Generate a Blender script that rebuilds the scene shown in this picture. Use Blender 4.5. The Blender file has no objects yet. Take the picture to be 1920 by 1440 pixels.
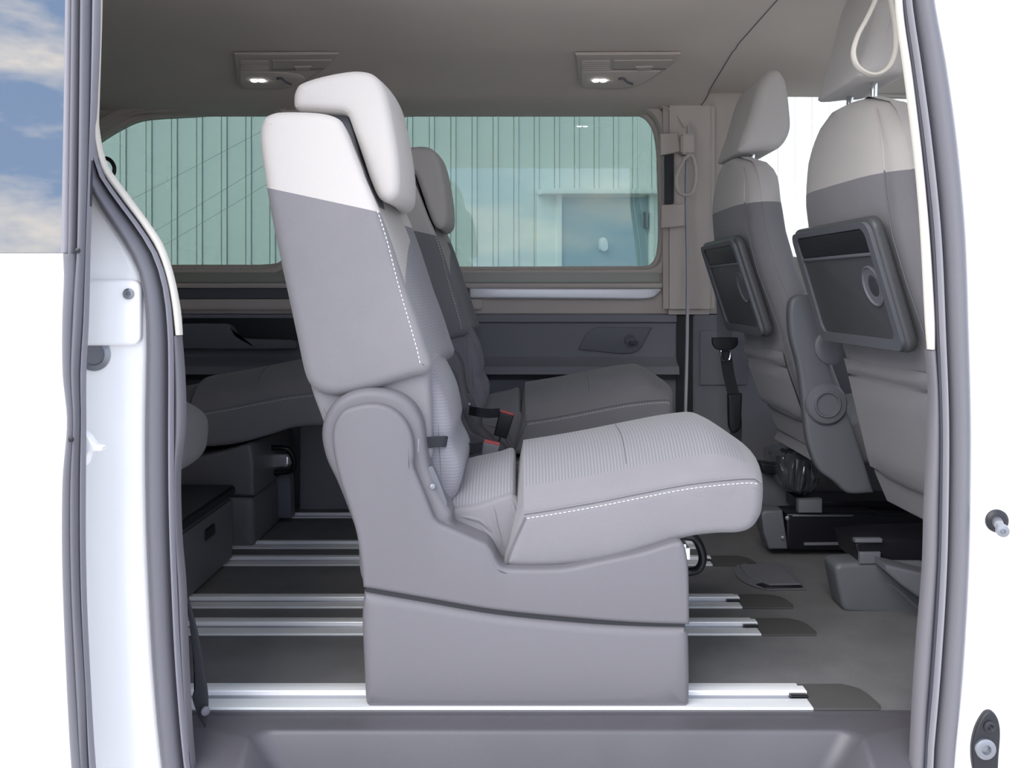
import bpy, bmesh, math, random
from mathutils import Vector, Matrix
random.seed(4)
S = bpy.context.scene
COL = S.collection
F, VX, VY, H = 1750.0, 975.0, 545.0, 0.77      # focal length in px, vanishing point, eye height over the van floor

# ------------------------------------------------------------------ camera, sky, exposure
cd = bpy.data.cameras.new('camera'); cam = bpy.data.objects.new('camera', cd); COL.objects.link(cam)
cam.location = (0, 0, H); cam.rotation_euler = (math.pi/2, 0, 0)
cd.sensor_width = 36; cd.lens = F/1920*36; cd.shift_x = -(VX-960)/1920; cd.shift_y = -(720-VY)/1920
cd.clip_start = .02
S.camera = cam
S.view_settings.view_transform = 'Standard'; S.view_settings.look = 'None'
S.view_settings.gamma = 1; S.view_settings.use_curve_mapping = False
S.view_settings.exposure = 0.50
w = bpy.data.worlds.new('sky'); S.world = w; w.use_nodes = True
nt = w.node_tree; nt.nodes.clear()
N = nt.nodes.new; L = nt.links.new
tc = N('ShaderNodeTexCoord'); mp = N('ShaderNodeMapping'); mp.inputs['Scale'].default_value = (1, 1, 3.2); mp.inputs['Location'].default_value = (.3, .0, -.47)
no = N('ShaderNodeTexNoise'); no.inputs['Scale'].default_value = 3.0; no.inputs['Detail'].default_value = 9; no.inputs['Roughness'].default_value = .62
rp = N('ShaderNodeValToRGB'); rp.color_ramp.elements[0].position = .45; rp.color_ramp.elements[1].position = .60
sx = N('ShaderNodeSeparateXYZ'); gr = N('ShaderNodeValToRGB')
gr.color_ramp.elements[0].position = 0; gr.color_ramp.elements[0].color = (.40, .56, .84, 1)
gr.color_ramp.elements[1].position = .8; gr.color_ramp.elements[1].color = (.24, .38, .70, 1)
mx = N('ShaderNodeMixRGB'); mx.inputs[2].default_value = (1.24, 1.17, 1.10, 1)
bg = N('ShaderNodeBackground'); bg.inputs['Strength'].default_value = 1.6; wo = N('ShaderNodeOutputWorld')
L(tc.outputs['Generated'], mp.inputs['Vector']); L(mp.outputs[0], no.inputs['Vector']); L(no.outputs[0], rp.inputs[0])
L(tc.outputs['Generated'], sx.inputs[0]); L(sx.outputs['Z'], gr.inputs[0])
L(rp.outputs[0], mx.inputs[0]); L(gr.outputs[0], mx.inputs[1]); L(mx.outputs[0], bg.inputs[0]); L(bg.outputs[0], wo.inputs[0])
sd = bpy.data.lights.new('sun', 'SUN'); sd.energy = 2.2; sd.angle = math.radians(50); sd.color = (1, .96, .9)
so = bpy.data.objects.new('sun', sd); COL.objects.link(so); so.rotation_euler = (math.radians(49), 0, math.radians(-34))

# ------------------------------------------------------------------ materials
def mat(name, col, rough=.6, metal=0, bump=0, bscale=300, var=0, vscale=8, spec=.5, emit=None, coat=0, stripes=None, sheen=0, alpha=None):
    m = bpy.data.materials.new(name); m.use_nodes = True; t = m.node_tree; b = t.nodes['Principled BSDF']
    b.inputs['Base Color'].default_value = (*col, 1); b.inputs['Roughness'].default_value = rough
    b.inputs['Metallic'].default_value = metal; b.inputs['Specular IOR Level'].default_value = spec
    b.inputs['Coat Weight'].default_value = coat
    if sheen: b.inputs['Sheen Weight'].default_value = sheen
    if emit: b.inputs['Emission Color'].default_value = (*emit[:3], 1); b.inputs['Emission Strength'].default_value = emit[3]
    co = t.nodes.new('ShaderNodeTexCoord')
    last = None
    if var:
        n = t.nodes.new('ShaderNodeTexNoise'); n.inputs['Scale'].default_value = vscale; n.inputs['Detail'].default_value = 6
        t.links.new(co.outputs['Object'], n.inputs['Vector'])
        r = t.nodes.new('ShaderNodeMapRange'); r.inputs['To Min'].default_value = 1-var; r.inputs['To Max'].default_value = 1+var
        r.inputs['From Min'].default_value = .3; r.inputs['From Max'].default_value = .7
        t.links.new(n.outputs[0], r.inputs[0])
        x = t.nodes.new('ShaderNodeVectorMath'); x.operation = 'SCALE'; x.inputs[0].default_value = col
        t.links.new(r.outputs[0], x.inputs['Scale']); t.links.new(x.outputs[0], b.inputs['Base Color']); last = x
    if stripes:
        axis, per, amt = stripes
        wv = t.nodes.new('ShaderNodeTexWave'); wv.bands_direction = axis; wv.inputs['Scale'].default_value = 2*math.pi/per/20
        wv.inputs['Distortion'].default_value = .6; wv.inputs['Detail Scale'].default_value = 40
        t.links.new(co.outputs['Object'], wv.inputs['Vector'])
        r = t.nodes.new('ShaderNodeMapRange'); r.inputs['To Min'].default_value = 1-amt; r.inputs['To Max'].default_value = 1+amt
        t.links.new(wv.outputs['Fac'], r.inputs[0])
        x = t.nodes.new('ShaderNodeVectorMath'); x.operation = 'SCALE'; x.inputs[0].default_value = col
        t.links.new(r.outputs[0], x.inputs['Scale']); t.links.new(x.outputs[0], b.inputs['Base Color'])
    if bump:
        n = t.nodes.new('ShaderNodeTexNoise'); n.inputs['Scale'].default_value = bscale; n.inputs['Detail'].default_value = 3
        t.links.new(co.outputs['Object'], n.inputs['Vector'])
        bp = t.nodes.new('ShaderNodeBump'); bp.inputs['Strength'].default_value = bump; bp.inputs['Distance'].default_value = .002
        t.links.new(n.outputs[0], bp.inputs['Height']); t.links.new(bp.outputs[0], b.inputs['Normal'])
    return m
def glass(name, tint, refl=.06):
    m = bpy.data.materials.new(name); m.use_nodes = True; t = m.node_tree; t.nodes.clear()
    tr = t.nodes.new('ShaderNodeBsdfTransparent'); tr.inputs[0].default_value = (*tint, 1)
    gl = t.nodes.new('ShaderNodeBsdfGlossy'); gl.inputs['Roughness'].default_value = .02
    fr = t.nodes.new('ShaderNodeFresnel'); fr.inputs['IOR'].default_value = 1.45
    ad = t.nodes.new('ShaderNodeMath'); ad.operation = 'ADD'; ad.inputs[1].default_value = refl; ad.use_clamp = True
    mi = t.nodes.new('ShaderNodeMixShader'); o = t.nodes.new('ShaderNodeOutputMaterial')
    t.links.new(fr.outputs[0], ad.inputs[0]); t.links.new(ad.outputs[0], mi.inputs[0])
    t.links.new(tr.outputs[0], mi.inputs[1]); t.links.new(gl.outputs[0], mi.inputs[2]); t.links.new(mi.outputs[0], o.inputs[0])
    return m
M = dict(
    fab_light = mat('light_fabric', (.555, .525, .495), .9, bump=.25, bscale=700, sheen=.2),
    fab_grey = mat('grey_fabric', (.215, .207, .220), .9, bump=.35, bscale=700, var=.04, sheen=.2),
    fab_line = mat('ribbed_grey_fabric', (.205, .202, .218), .9, bump=.2, bscale=600, stripes=('X', .0062, .16), sheen=.2),
    fab_lineb = mat('ribbed_grey_back_fabric', (.22, .215, .24), .9, bump=.2, bscale=600, stripes=('Z', .0062, .08), sheen=.2),
    fab_linel = mat('ribbed_light_back_fabric', (.50, .47, .44), .9, bump=.2, bscale=600, stripes=('Z', .006, .09), sheen=.2),
    plas = mat('grey_plastic', (.155, .149, .162), .5, bump=.12, bscale=900, spec=.4),
    plas_step = mat('sill_plastic', (.085, .081, .09), .36, bump=.15, bscale=900, var=.05, spec=.45),
    plas_dark = mat('dark_grey_plastic', (.145, .147, .165), .5, bump=.12, bscale=900, spec=.4),
    plas_seat = mat('seat_side_plastic', (.125, .13, .145), .45, spec=.4),
    panel_dark = mat('dark_side_panel', (.21, .207, .228), .6, bump=.1, bscale=700),
    tray = mat('tray_plastic', (.075, .076, .082), .42, bump=.1, bscale=900),
    black = mat('black_metal', (.008, .008, .012), .35),
    blackp = mat('black_plastic', (.015, .016, .02), .45),
    web = mat('belt_webbing', (.025, .027, .032), .8, bump=.3, bscale=500),
    web_g = mat('pale_belt_webbing', (.45, .45, .46), .8),
    beige = mat('beige_plastic', (.60, .53, .475), .6, bump=.1, bscale=800),
    liner = mat('headliner_cloth', (.76, .68, .61), .95, bump=.2, bscale=900, var=.03, vscale=3),
    cream = mat('cream_trim', (.70, .66, .58), .55),
    rubber = mat('rubber_seal', (.15, .148, .165), .42, bump=.1, bscale=200, spec=.5),
    rubber_d = mat('dark_rubber_seal', (.035, .036, .05), .5),
    rubber_l = mat('grey_flocked_lip', (.25, .245, .27), .6),
    paint = mat('white_paint', (.95, .95, .945), .22, coat=.5),
    carpet = mat('carpet', (.155, .155, .158), 1, bump=.8, bscale=900, var=.13, vscale=9),
    cover = mat('rubber_rail_cover', (.07, .068, .066), .8),
    alu = mat('brushed_aluminium', (.86, .88, .88), .4, metal=.25),
    alu_s = mat('bright_aluminium_lip', (.97, .97, .98), .25, metal=.2),
    silver = mat('silver_trim', (.85, .85, .87), .3, metal=.15),
    chrome = mat('chrome', (.85, .85, .87), .12, metal=1),
    steel = mat('steel', (.30, .31, .34), .35, metal=.8),
    stitch = mat('white_thread', (.80, .79, .76), .8),
    red = mat('red_button', (.55, .10, .10), .5),
    buck = mat('grey_buckle', (.20, .20, .21), .5),
    led = mat('lamp_lens', (1, 1, 1), .3, emit=(.95, .98, 1, 14)),
    wallm = mat('sheet_metal_wall', (.84, .86, .83), .5, var=.04, vscale=1.5),
    doorm = mat('teal_steel_door', (.36, .46, .50), .5, var=.06, vscale=2),
    ground = mat('pale_concrete', (.60, .58, .55), .9, var=.1, vscale=2, bump=.4, bscale=40),
    film = mat('clear_plastic_film', (.05, .055, .06), .12, bump=1, bscale=25, coat=1),
    greenish = mat('window_sill_ledge', (.36, .37, .31), .4),  # green reflection on the sill top is put into this colour
    shelf = mat('dark_shelf', (.10, .11, .125), .6),
)
M['gl_tint'] = glass('green_tinted_glass', (.46, .54, .51), .03)
M['gl_clear'] = glass('clear_glass', (.95, .97, .96), .02)
m = glass('mirror_tinted_glass', (.03, .04, .045), .30); M['gl_door'] = m

# ------------------------------------------------------------------ helpers
def P(px, py, Y): return Vector(((px-VX)*Y/F, Y, H+(VY-py)*Y/F))
def hit(px, py, p0, n):
    d = Vector(((px-VX)/F, 1, (VY-py)/F)); o = Vector((0, 0, H))
    return o + d*((Vector(p0)-o).dot(n)/d.dot(n))
def smooth(pts, closed=True, n=6):
    out = []; K = len(pts)
    pt = lambda i: pts[i % K] if closed else pts[max(0, min(K-1, i))]
    for i in range(K if closed else K-1):
        a, b, c, d = pt(i-1), pt(i), pt(i+1), pt(i+2)
        k = len(b)-(1 if b[-1] == 'c' else 0)
        B, Cc = Vector(b[:k]), Vector(c[:k])
        A = B if b[-1] == 'c' else Vector(a[:k]); D = Cc if c[-1] == 'c' else Vector(d[:k])
        seg = (Cc-B).length
        t1 = (Cc-A); t1 = t1.normalized()*min(seg, t1.length*.5) if t1.length > 1e-9 else t1
        t2 = (D-B); t2 = t2.normalized()*min(seg, t2.length*.5) if t2.length > 1e-9 else t2
        if b[-1] == 'c': t1 = (Cc-B)
        if c[-1] == 'c': t2 = (Cc-B)
        for j in range(n):
            s = j/n; s2 = s*s; s3 = s2*s
            out.append(B*(2*s3-3*s2+1)+t1*(s3-2*s2+s)+Cc*(-2*s3+3*s2)+t2*(s3-s2))
    if not closed: out.append(Vector(pts[-1][:2] if pts[-1][-1] == 'c' else pts[-1]))
    return out
def rrect(x0, y0, x1, y1, r, n=5):
    o = []
    for cx, cy, a in ((x1-r, y1-r, 0), (x0+r, y1-r, 90), (x0+r, y0+r, 180), (x1-r, y0+r, 270)):
        for i in range(n+1):
            t = math.radians(a+90*i/n); o.append((cx+r*math.cos(t), cy+r*math.sin(t)))
    return o
def finish(name, bm, material, parent=None, ang=40, smoothit=True):
    me = bpy.data.meshes.new(name)
    bmesh.ops.recalc_face_normals(bm, faces=bm.faces[:])
    if parent is not None:
        off = parent.matrix_world.translation if parent.type == 'EMPTY' else Vector(parent['wl'])
        for v in bm.verts: v.co -= off
    bm.to_mesh(me); bm.free()
    me.materials.append(material)
    if smoothit:
        me.shade_smooth(); me.set_sharp_from_angle(angle=math.radians(ang))
    o = bpy.data.objects.new(name, me); COL.objects.link(o)
    if parent is not None:
        o.parent = parent; o['wl'] = list(off)
    else: o['wl'] = [0, 0, 0]
    return o
def pillow_bm(pts, d, r=.01, m=4, mid=1, deform=None, far=True, bm=None):
    """polygon in space, extruded along d, both rims rounded with radius r"""
    pts = [Vector(p) for p in pts]; d = Vector(d); T = d.length; nd = d.normalized(); K = len(pts)
    nn = Vector((0, 0, 0))
    for i in range(K): nn += pts[i].cross(pts[(i+1) % K])
    nn.normalize()
    ins = []
    for i in range(K):
        e1 = pts[i]-pts[i-1]; e2 = pts[(i+1) % K]-pts[i]
        e1 = e1.normalized() if e1.length > 1e-9 else e1; e2 = e2.normalized() if e2.length > 1e-9 else e2
        q = nn.cross(e1+e2)
        q = q.normalized() if q.length > 1e-9 else Vector((0, 0, 0))
        c = max(.5, q.dot(nn.cross(e1))) if e1.length else 1
        ins.append(q/c)
    r = min(r, T*.49)
    secs = []
    if r > 0:
        for j in range(m+1):
            a = j/m*math.pi/2; secs.append((r*(1-math.sin(a)), r*(1-math.cos(a))))
    else: secs.append((0, 0))
    lo = secs[-1][1]; hi = T-(r if far else 0)
    for j in range(1, mid): secs.append((0, lo+(hi-lo)*j/mid))
    if far and r > 0:
        for j in range(m, -1, -1):
            a = j/m*math.pi/2; secs.append((r*(1-math.sin(a)), T-r*(1-math.cos(a))))
    else: secs.append((0, T))
    bm = bm or bmesh.new(); rings = []
    cache = {}
    def inset(i_):
        key = round(i_, 6)
        if key in cache: return cache[key]
        q = [pts[k]+ins[k]*i_ for k in range(K)]
        if i_ > 1e-6:
            ok = []
            for k in range(K):
                md = 1e9
                for j in range(K):
                    a_, b_ = pts[j], pts[(j+1) % K]; ab = b_-a_; l2 = ab.length_squared
                    t = 0 if l2 < 1e-14 else max(0, min(1, (q[k]-a_).dot(ab)/l2))
                    dd_ = (q[k]-a_-ab*t).length_squared
                    if dd_ < md: md = dd_
                ok.append(math.sqrt(md) > i_*.93)
            if any(ok) and not all(ok):
                st = ok.index(True); k = 0
                while k < K:
                    c = (st+k) % K
                    if ok[c]: k += 1; continue
                    n_ = 1
                    while not ok[(c+n_) % K]: n_ += 1
                    A_, B_ = q[(c-1) % K], q[(c+n_) % K]
                    for m_ in range(n_): q[(c+m_) % K] = A_.lerp(B_, (m_+1)/(n_+1))
                    k += n_
                near = [not all(ok[(c+e_) % K] for e_ in range(-3, 4)) for c in range(K)]
                for it in range(12):
                    q = [q[c]*.4+(q[c-1]+q[(c+1) % K])*.3 if near[c] else q[c] for c in range(K)]
        cache[key] = q
        return q
    for (i_, dd) in secs:
        ring = []; qq = inset(i_)
        for k in range(K):
            co = qq[k]+nd*dd
            if deform: co = deform(co)
            ring.append(bm.verts.new(co))
        rings.append(ring)
    for a, b in zip(rings, rings[1:]):
        for k in range(K):
            bm.faces.new((a[k], a[(k+1) % K], b[(k+1) % K], b[k]))
    caps = [bm.faces.new(rings[0][::-1]), bm.faces.new(rings[-1])]
    if K > 16: bmesh.ops.triangulate(bm, faces=caps, quad_method='BEAUTY', ngon_method='EAR_CLIP')
    return bm
def ppx(pts, Y, n=6, sm=True):
    q = smooth(pts, True, n) if sm else pts
    return [P(a[0], a[1], Y) for a in q]
def ppill(name, pts, Y0, Y1, material, parent=None, r=.01, n=6, sm=True, yref=None, **k):
    q = ppx(pts, yref or Y0, n, sm)
    for v in q: v.y = Y0
    return finish(name, pillow_bm(q, (0, Y1-Y0, 0), r, **k), material, parent)
def plate(name, pts, p0, nrm, thick, material, parent=None, r=.003, n=5, sm=True, lift=0):
    """pixel outline dropped on a real plane; raised by thick towards the side the plane normal points"""
    nrm = Vector(nrm).normalized()
    q = smooth(pts, True, n) if sm else pts
    q = [hit(a[0], a[1], p0, nrm)+nrm*lift for a in q]
    return finish(name, pillow_bm([v+nrm*thick for v in q], -nrm*thick, r), material, parent)
def box_bm(x0, x1, y0, y1, z0, z1, b=.004, bm=None):
    bm = bm or bmesh.new()
    r = bmesh.ops.create_cube(bm, size=1)
    for v in r['verts']:
        v.co = Vector((x0+(v.co.x+.5)*(x1-x0), y0+(v.co.y+.5)*(y1-y0), z0+(v.co.z+.5)*(z1-z0)))
    if b:
        es = list({e for v in r['verts'] for e in v.link_edges})
        bmesh.ops.bevel(bm, geom=es, offset=b, segments=2, affect='EDGES')
    return bm
def box(name, x0, x1, y0, y1, z0, z1, material, parent=None, b=.004):
    return finish(name, box_bm(min(x0, x1), max(x0, x1), y0, y1, z0, z1, b), material, parent, 35)
def tube_bm(path, rad, seg=10, closed=False, bm=None, flat=1, up=None):
    bm = bm or bmesh.new(); path = [Vector(p) for p in path]; K = len(path); rings = []
    prev = None
    for i in range(K):
        a = path[(i-1) % K] if closed or i else path[0]; b = path[(i+1) % K] if closed or i < K-1 else path[-1]
        t = (b-a).normalized()
        u = Vector(up) if up else (prev if prev else (Vector((0, 0, 1)) if abs(t.z) < .9 else Vector((1, 0, 0))))
        s = t.cross(u); s = s.normalized() if s.length > 1e-6 else Vector((1, 0, 0)); u2 = s.cross(t).normalized()
        if not up: prev = u2
        rr = rad[i] if isinstance(rad, (list, tuple)) else rad
        rings.append([bm.verts.new(path[i]+s*rr*math.cos(2*math.pi*j/seg)+u2*rr*flat*math.sin(2*math.pi*j/seg)) for j in range(seg)])
    for i in range(K if closed else K-1):
        a, b = rings[i], rings[(i+1) % K]
        for j in range(seg): bm.faces.new((a[j], a[(j+1) % seg], b[(j+1) % seg], b[j]))
    if not closed: bm.faces.new(rings[0][::-1]); bm.faces.new(rings[-1])
    return bm
def tube(name, path, rad, material, parent=None, sm=0, closed=False, **k):
    if sm: path = smooth([tuple(p) for p in path], closed, sm)
    return finish(name, tube_bm(path, rad, closed=closed, **k), material, parent)
def ribbon(name, path, wdir, width, thick, material, parent=None, sm=5):
    """a band along a path, width along wdir"""
    path = [Vector(p) for p in (smooth([tuple(p) for p in path], False, sm) if sm else path)]
    bm = bmesh.new(); rings = []; wd = Vector(wdir).normalized()
    for i, p in enumerate(path):
        t = (path[min(i+1, len(path)-1)]-path[max(i-1, 0)]).normalized(); nrm = t.cross(wd).normalized()
        rings.append([bm.verts.new(p+wd*a*width/2+nrm*b*thick/2) for a, b in ((-1, -1), (1, -1), (1, 1), (-1, 1))])
    for a, b in zip(rings, rings[1:]):
        for j in range(4): bm.faces.new((a[j], a[(j+1) % 4], b[(j+1) % 4], b[j]))
    bm.faces.new(rings[0][::-1]); bm.faces.new(rings[-1])
    return finish(name, bm, material, parent)
def lathe_bm(c, axis, prof, seg=28, bm=None):
    bm = bm or bmesh.new(); axis = Vector(axis).normalized(); u = axis.orthogonal().normalized(); v = axis.cross(u); rings = []
    for r, h in prof:
        rings.append([bm.verts.new(Vector(c)+axis*h+(u*math.cos(2*math.pi*j/seg)+v*math.sin(2*math.pi*j/seg))*max(r, 1e-4)) for j in range(seg)])
    for a, b in zip(rings, rings[1:]):
        for j in range(seg): bm.faces.new((a[j], a[(j+1) % seg], b[(j+1) % seg], b[j]))
    bm.faces.new(rings[0][::-1]); bm.faces.new(rings[-1])
    return bm
def lathe(name, c, axis, prof, material, parent=None, seg=28):
    return finish(name, lathe_bm(c, axis, prof, seg), material, parent, 35)
def strip(name, left, right, Y, bulge, material, parent=None, n=8, back=.007):
    """a long seal between two pixel outlines on the body side plane; round face towards the outside"""
    Lp = smooth(left, False, n); Rp = smooth(right, False, n)
    K = 60
    def res(q):
        d = [0]
        for a, b in zip(q, q[1:]): d.append(d[-1]+(b-a).length)
        o = []; j = 0
        for i in range(K+1):
            t = d[-1]*i/K
            while j < len(q)-2 and d[j+1] < t: j += 1
            o.append(q[j]+(q[j+1]-q[j])*((t-d[j])/max(1e-9, d[j+1]-d[j])))
        return o
    Lq, Rq = res(Lp), res(Rp); bm = bmesh.new(); rings = []
    for a, b in zip(Lq, Rq):
        A, B = P(a.x, a.y, Y), P(b.x, b.y, Y)
        ring = [bm.verts.new(A+(B-A)*(i/8)+Vector((0, -bulge*math.sin(math.pi*i/8)**.7, 0))) for i in range(9)]
        k = (Y+back)/Y
        ring += [bm.verts.new(B+Vector((0, back, 0))), bm.verts.new(A+Vector((0, back, 0)))]
        rings.append(ring)
    for a, b in zip(rings, rings[1:]):
        for j in range(11): bm.faces.new((a[j], a[(j+1) % 11], b[(j+1) % 11], b[j]))
    bm.faces.new(rings[0][::-1]); bm.faces.new(rings[-1])
    return finish(name, bm, material, parent, 60)
def holed(name, outer, holes, Y, depth, material, parent=None, bev=.004):
    """wall sheet in the XZ plane with openings; outlines are (x, z) in metres"""
    cu = bpy.data.curves.new(name, 'CURVE'); cu.dimensions = '2D'; cu.fill_mode = 'BOTH'
    cu.extrude = max(depth/2-bev, 0); cu.bevel_depth = bev; cu.bevel_resolution = 2; cu.offset = -bev
    for pl in [outer]+holes:
        s = cu.splines.new('POLY'); s.points.add(len(pl)-1); s.use_cyclic_u = True
        for p, q in zip(s.points, pl): p.co = (q[0], q[1], 0, 1)
    o = bpy.data.objects.new('tmp', cu); COL.objects.link(o)
    dg = bpy.context.evaluated_depsgraph_get(); dg.update()
    me = bpy.data.meshes.new_from_object(o.evaluated_get(dg)); bpy.data.objects.remove(o)
    bm = bmesh.new(); bm.from_mesh(me); bpy.data.meshes.remove(me)
    for v in bm.verts: v.co = Vector((v.co.x, Y+depth/2+v.co.z, v.co.y))
    bmesh.ops.remove_doubles(bm, verts=bm.verts[:], dist=1e-5)
    return finish(name, bm, material, parent, 35)
def extr(name, prof, x0, x1, material, parent=None, ang=30):
    """(y, z) section swept along the van"""
    return finish(name, pillow_bm([(x0, y, z) for y, z in prof], (x1-x0, 0, 0), 0), material, parent, ang)
def thing(name, label, cat, loc, group=None):
    o = bpy.data.objects.new(name, None); COL.objects.link(o); o.location = loc; o['label'] = label; o['category'] = cat
    if group: o['group'] = group
    o.matrix_world = Matrix.Translation(loc); o.empty_display_size = .1
    return o
def tag(o, label, cat, group=None):
    o['label'] = label; o['category'] = cat
    if group: o['group'] = group
    return o
def struct(o): o['kind'] = 'structure'; return o
def sroot(name, loc=(0, 0, 0)):
    o = bpy.data.objects.new(name, None); COL.objects.link(o); o.location = loc; o.matrix_world = Matrix.Translation(loc); o['kind'] = 'structure'; o.empty_display_size = .1
    return o
def keep(bm, fn):
    """copy of a mesh holding only the faces fn accepts"""
    b = bm.copy(); bmesh.ops.delete(b, geom=[f for f in b.faces if not fn(f)], context='FACES'); return b
def cut(bm, co, no):
    bmesh.ops.bisect_plane(bm, geom=bm.verts[:]+bm.edges[:]+bm.faces[:], plane_co=co, plane_no=no, dist=1e-6)
def stitches(name, path, parent, ln=.005, gap=.0036, rad=.0009):
    path = [Vector(p) for p in path]; bm = bmesh.new(); d = [0]
    for a, b in zip(path, path[1:]): d.append(d[-1]+(b-a).length)
    def at(t):
        for i in range(len(path)-1):
            if t <= d[i+1]: return path[i]+(path[i+1]-path[i])*((t-d[i])/max(1e-9, d[i+1]-d[i]))
        return path[-1]
    t = 0
    while t+ln < d[-1]:
        tube_bm([at(t), at(t+ln)], rad, 5, bm=bm); t += ln+gap
    o = finish(name, bm, M['stitch'], parent); o['kind'] = 'stuff'
    return o

# ------------------------------------------------------------------ ground and the building behind the van
bm = bmesh.new(); bmesh.ops.create_grid(bm, x_segments=1, y_segments=1, size=45)
for v in bm.verts: v.co.z = -.55
struct(finish('ground', bm, M['ground']))
D, TH = 7.2, math.atan(.296); cT, sT = math.cos(TH), math.sin(TH)
def W(s, z, out=0): return Vector((s*cT+out*sT, D+s*sT-out*cT, z))     # out: towards the van
wr = thing('building', 'pale green corrugated sheet metal building seen through the windows', 'building', W(0, -.55))
per = .165; bp_ = M['wallm']; nsheet = 0
s0 = -per*54
dA, dB = 0.26, 1.03                     # doorway along the wall
def sheet(sa, sb, za, zb):
    bm = bmesh.new(); low = []; hi = []
    s = sa; pro = []
    while s < sb-1e-6:
        for ds, o in ((0, 0), (.112, 0), (.1125, -.016), (.119, -.016), (.1195, .012), (.150, .012), (.1505, -.016), (.157, -.016), (.1575, 0)):
            if s+ds < sb+1e-6: pro.append((s+ds, o))
        s += per
    pro.append((sb, 0))
    for q, o in pro: low.append(bm.verts.new(W(q, za, o))); hi.append(bm.verts.new(W(q, zb, o)))
    for i in range(len(pro)-1): bm.faces.new((low[i], low[i+1], hi[i+1], hi[i]))
    return finish('wall_sheet', bm, M['wallm'], wr, 20)
for k in range(18):
    a = s0+k*per*6
    sheet(a, a+per*6-.002, -.55, 5.5)
# --------- doorway in the building (set on the sheets)
dp, dn = W(0, 0, .03), Vector((sT, -cT, 0))
fr = plate('door_surround', [(1006, 362), (1240, 362), (1240, 1100), (1006, 1100)], dp, dn, .02, M['wallm'], wr, sm=False)
dr = plate('door', [(1048, 371), (1214, 371), (1214, 1090), (1048, 1090)], dp, dn, .012, M['doorm'], wr, sm=False, lift=.021)
plate('canopy', [(1006, 357), (1240, 357), (1240, 366), (1006, 366)], dp, dn, .14, M['wallm'], wr, sm=False)
plate('door_jamb', [(1040, 366), (1049, 366), (1049, 1095), (1040, 1095)], dp, dn, .06, M['wallm'], wr, sm=False)
plate('door_jamb', [(1212, 366), (1220, 366), (1220, 1095), (1212, 1095)], dp, dn, .06, M['wallm'], wr, sm=False)
plate('door_handle', [(1203, 398), (1208, 398), (1208, 428), (1203, 428)], dp, dn, .05, M['steel'], wr, sm=False, lift=.033)
plate('padlock', [(1120, 450), (1126, 446), (1131, 452), (1133, 466), (1126, 472), (1119, 466)], dp, dn, .05, M['silver'], wr, lift=.033)
for a, b in (((185, 392), (560, 195)), ((300, 425), (600, 200)), ((302, 456), (640, 220))):  # power lines reflected in the rear glass, modelled as added thin cables outside
    p1, p2 = P(a[0]-350, a[1]+184+(20 if a[0] > 200 else 0), 5.6), P(b[0]+350, b[1]-184, 5.9)
    q = []
    for i in range(21):
        t = i/20; v = p1.lerp(p2, t); v.z -= .05*math.sin(math.pi*t); q.append(v)
    lab = {392: 'uppermost reflected power line in the rear window, modelled as a thin cable', 425: 'middle reflected power line in the rear window, modelled as a thin cable', 456: 'lowest reflected power line in the rear window, modelled as a thin cable'}[a[1]]
    tag(finish('reflected_line', tube_bm(q, .0016, 6), M['steel']), lab, 'cable', 'reflected power lines modelled as thin cables')

# ------------------------------------------------------------------ van shell
YW = 3.38                                   # inner face of the far side wall
def xz(px, py, Y=YW): v = P(px, py, Y); return (v.x, v.z)
fl = struct(box('floor', -2.0, 1.9, 1.711, YW+.1, -.06, 0, M['carpet'], b=0))
# ---- ceiling
CP, CN = Vector((0, 2.8, 1.5)), Vector((0, -.12, -1)).normalized()
cprof = [(1.60, 1.47), (1.66, 1.492), (1.75, 1.5), (2.6, 1.5), (2.76, 1.5), (2.80, 1.494), (2.84, 1.4955), (3.0, 1.476), (3.18, 1.4545), (3.21, 1.444), (3.25, 1.437), (3.33, 1.43), (YW+.08, 1.415), (YW+.08, 1.56), (1.60, 1.56)]
ce = struct(extr('ceiling', cprof, -2.05, .6462, M['liner']))
cpf = [(a, b+.002) for a, b in cprof[:8]]+[(3.18, 1.472), (3.3, 1.482), (YW+.08, 1.488), (YW+.08, 1.56), (1.60, 1.56)]
extr('front_headliner', cpf, .640, 1.95, M['liner'], ce)
tube('headliner_seam', [(.6462, y, z+.0005) for y, z in cprof[1:12]], .0022, M['plas_dark'], ce)
# ---- far wall, upper beige skin with three openings
winA = smooth([(60, 340), (150, 262), (205, 232), (260, 216), (340, 211), (430, 206), (495, 207), (520, 214), (532, 240), (536, 300), (536, 440), (532, 478), (514, 494), (480, 497), (60, 497)], True, 5)
winA = smooth([(-250, 420), (100, 300), (200, 240), (250, 218), (340, 211), (430, 206), (498, 207), (522, 216), (534, 245), (536, 440), (532, 476), (514, 493), (480, 497, 'c'), (-250, 497, 'c')], True, 5)
winB = smooth([(742, 216, ), (760, 211), (860, 208), (1180, 208), (1212, 214), (1230, 240), (1237, 290), (1240, 440), (1235, 480), (1222, 496), (1190, 498), (745, 498), (728, 486), (724, 440), (724, 250), (730, 225)], True, 5)
winC = [(.86, .93), (.90, .90), (1.75, .84), (1.75, 1.40), (1.70, 1.475), (.93, 1.492), (.86, 1.46)]
hA = [xz(v[0], v[1]) for v in winA]; hB = [xz(v[0], v[1]) for v in winB]
def grow(h, d):
    K = len(h); o = []; ar = sum(h[i-1][0]*h[i][1]-h[i][0]*h[i-1][1] for i in range(K)); sg = 1 if ar > 0 else -1
    for i in range(K):
        a, b = h[i-1], h[(i+1) % K]; tx, tz = b[0]-a[0], b[1]-a[1]; l = math.hypot(tx, tz) or 1
        o.append((h[i][0]+sg*tz/l*d, h[i][1]-sg*tx/l*d))
    return o
z1 = xz(0, 589)[1]
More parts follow.
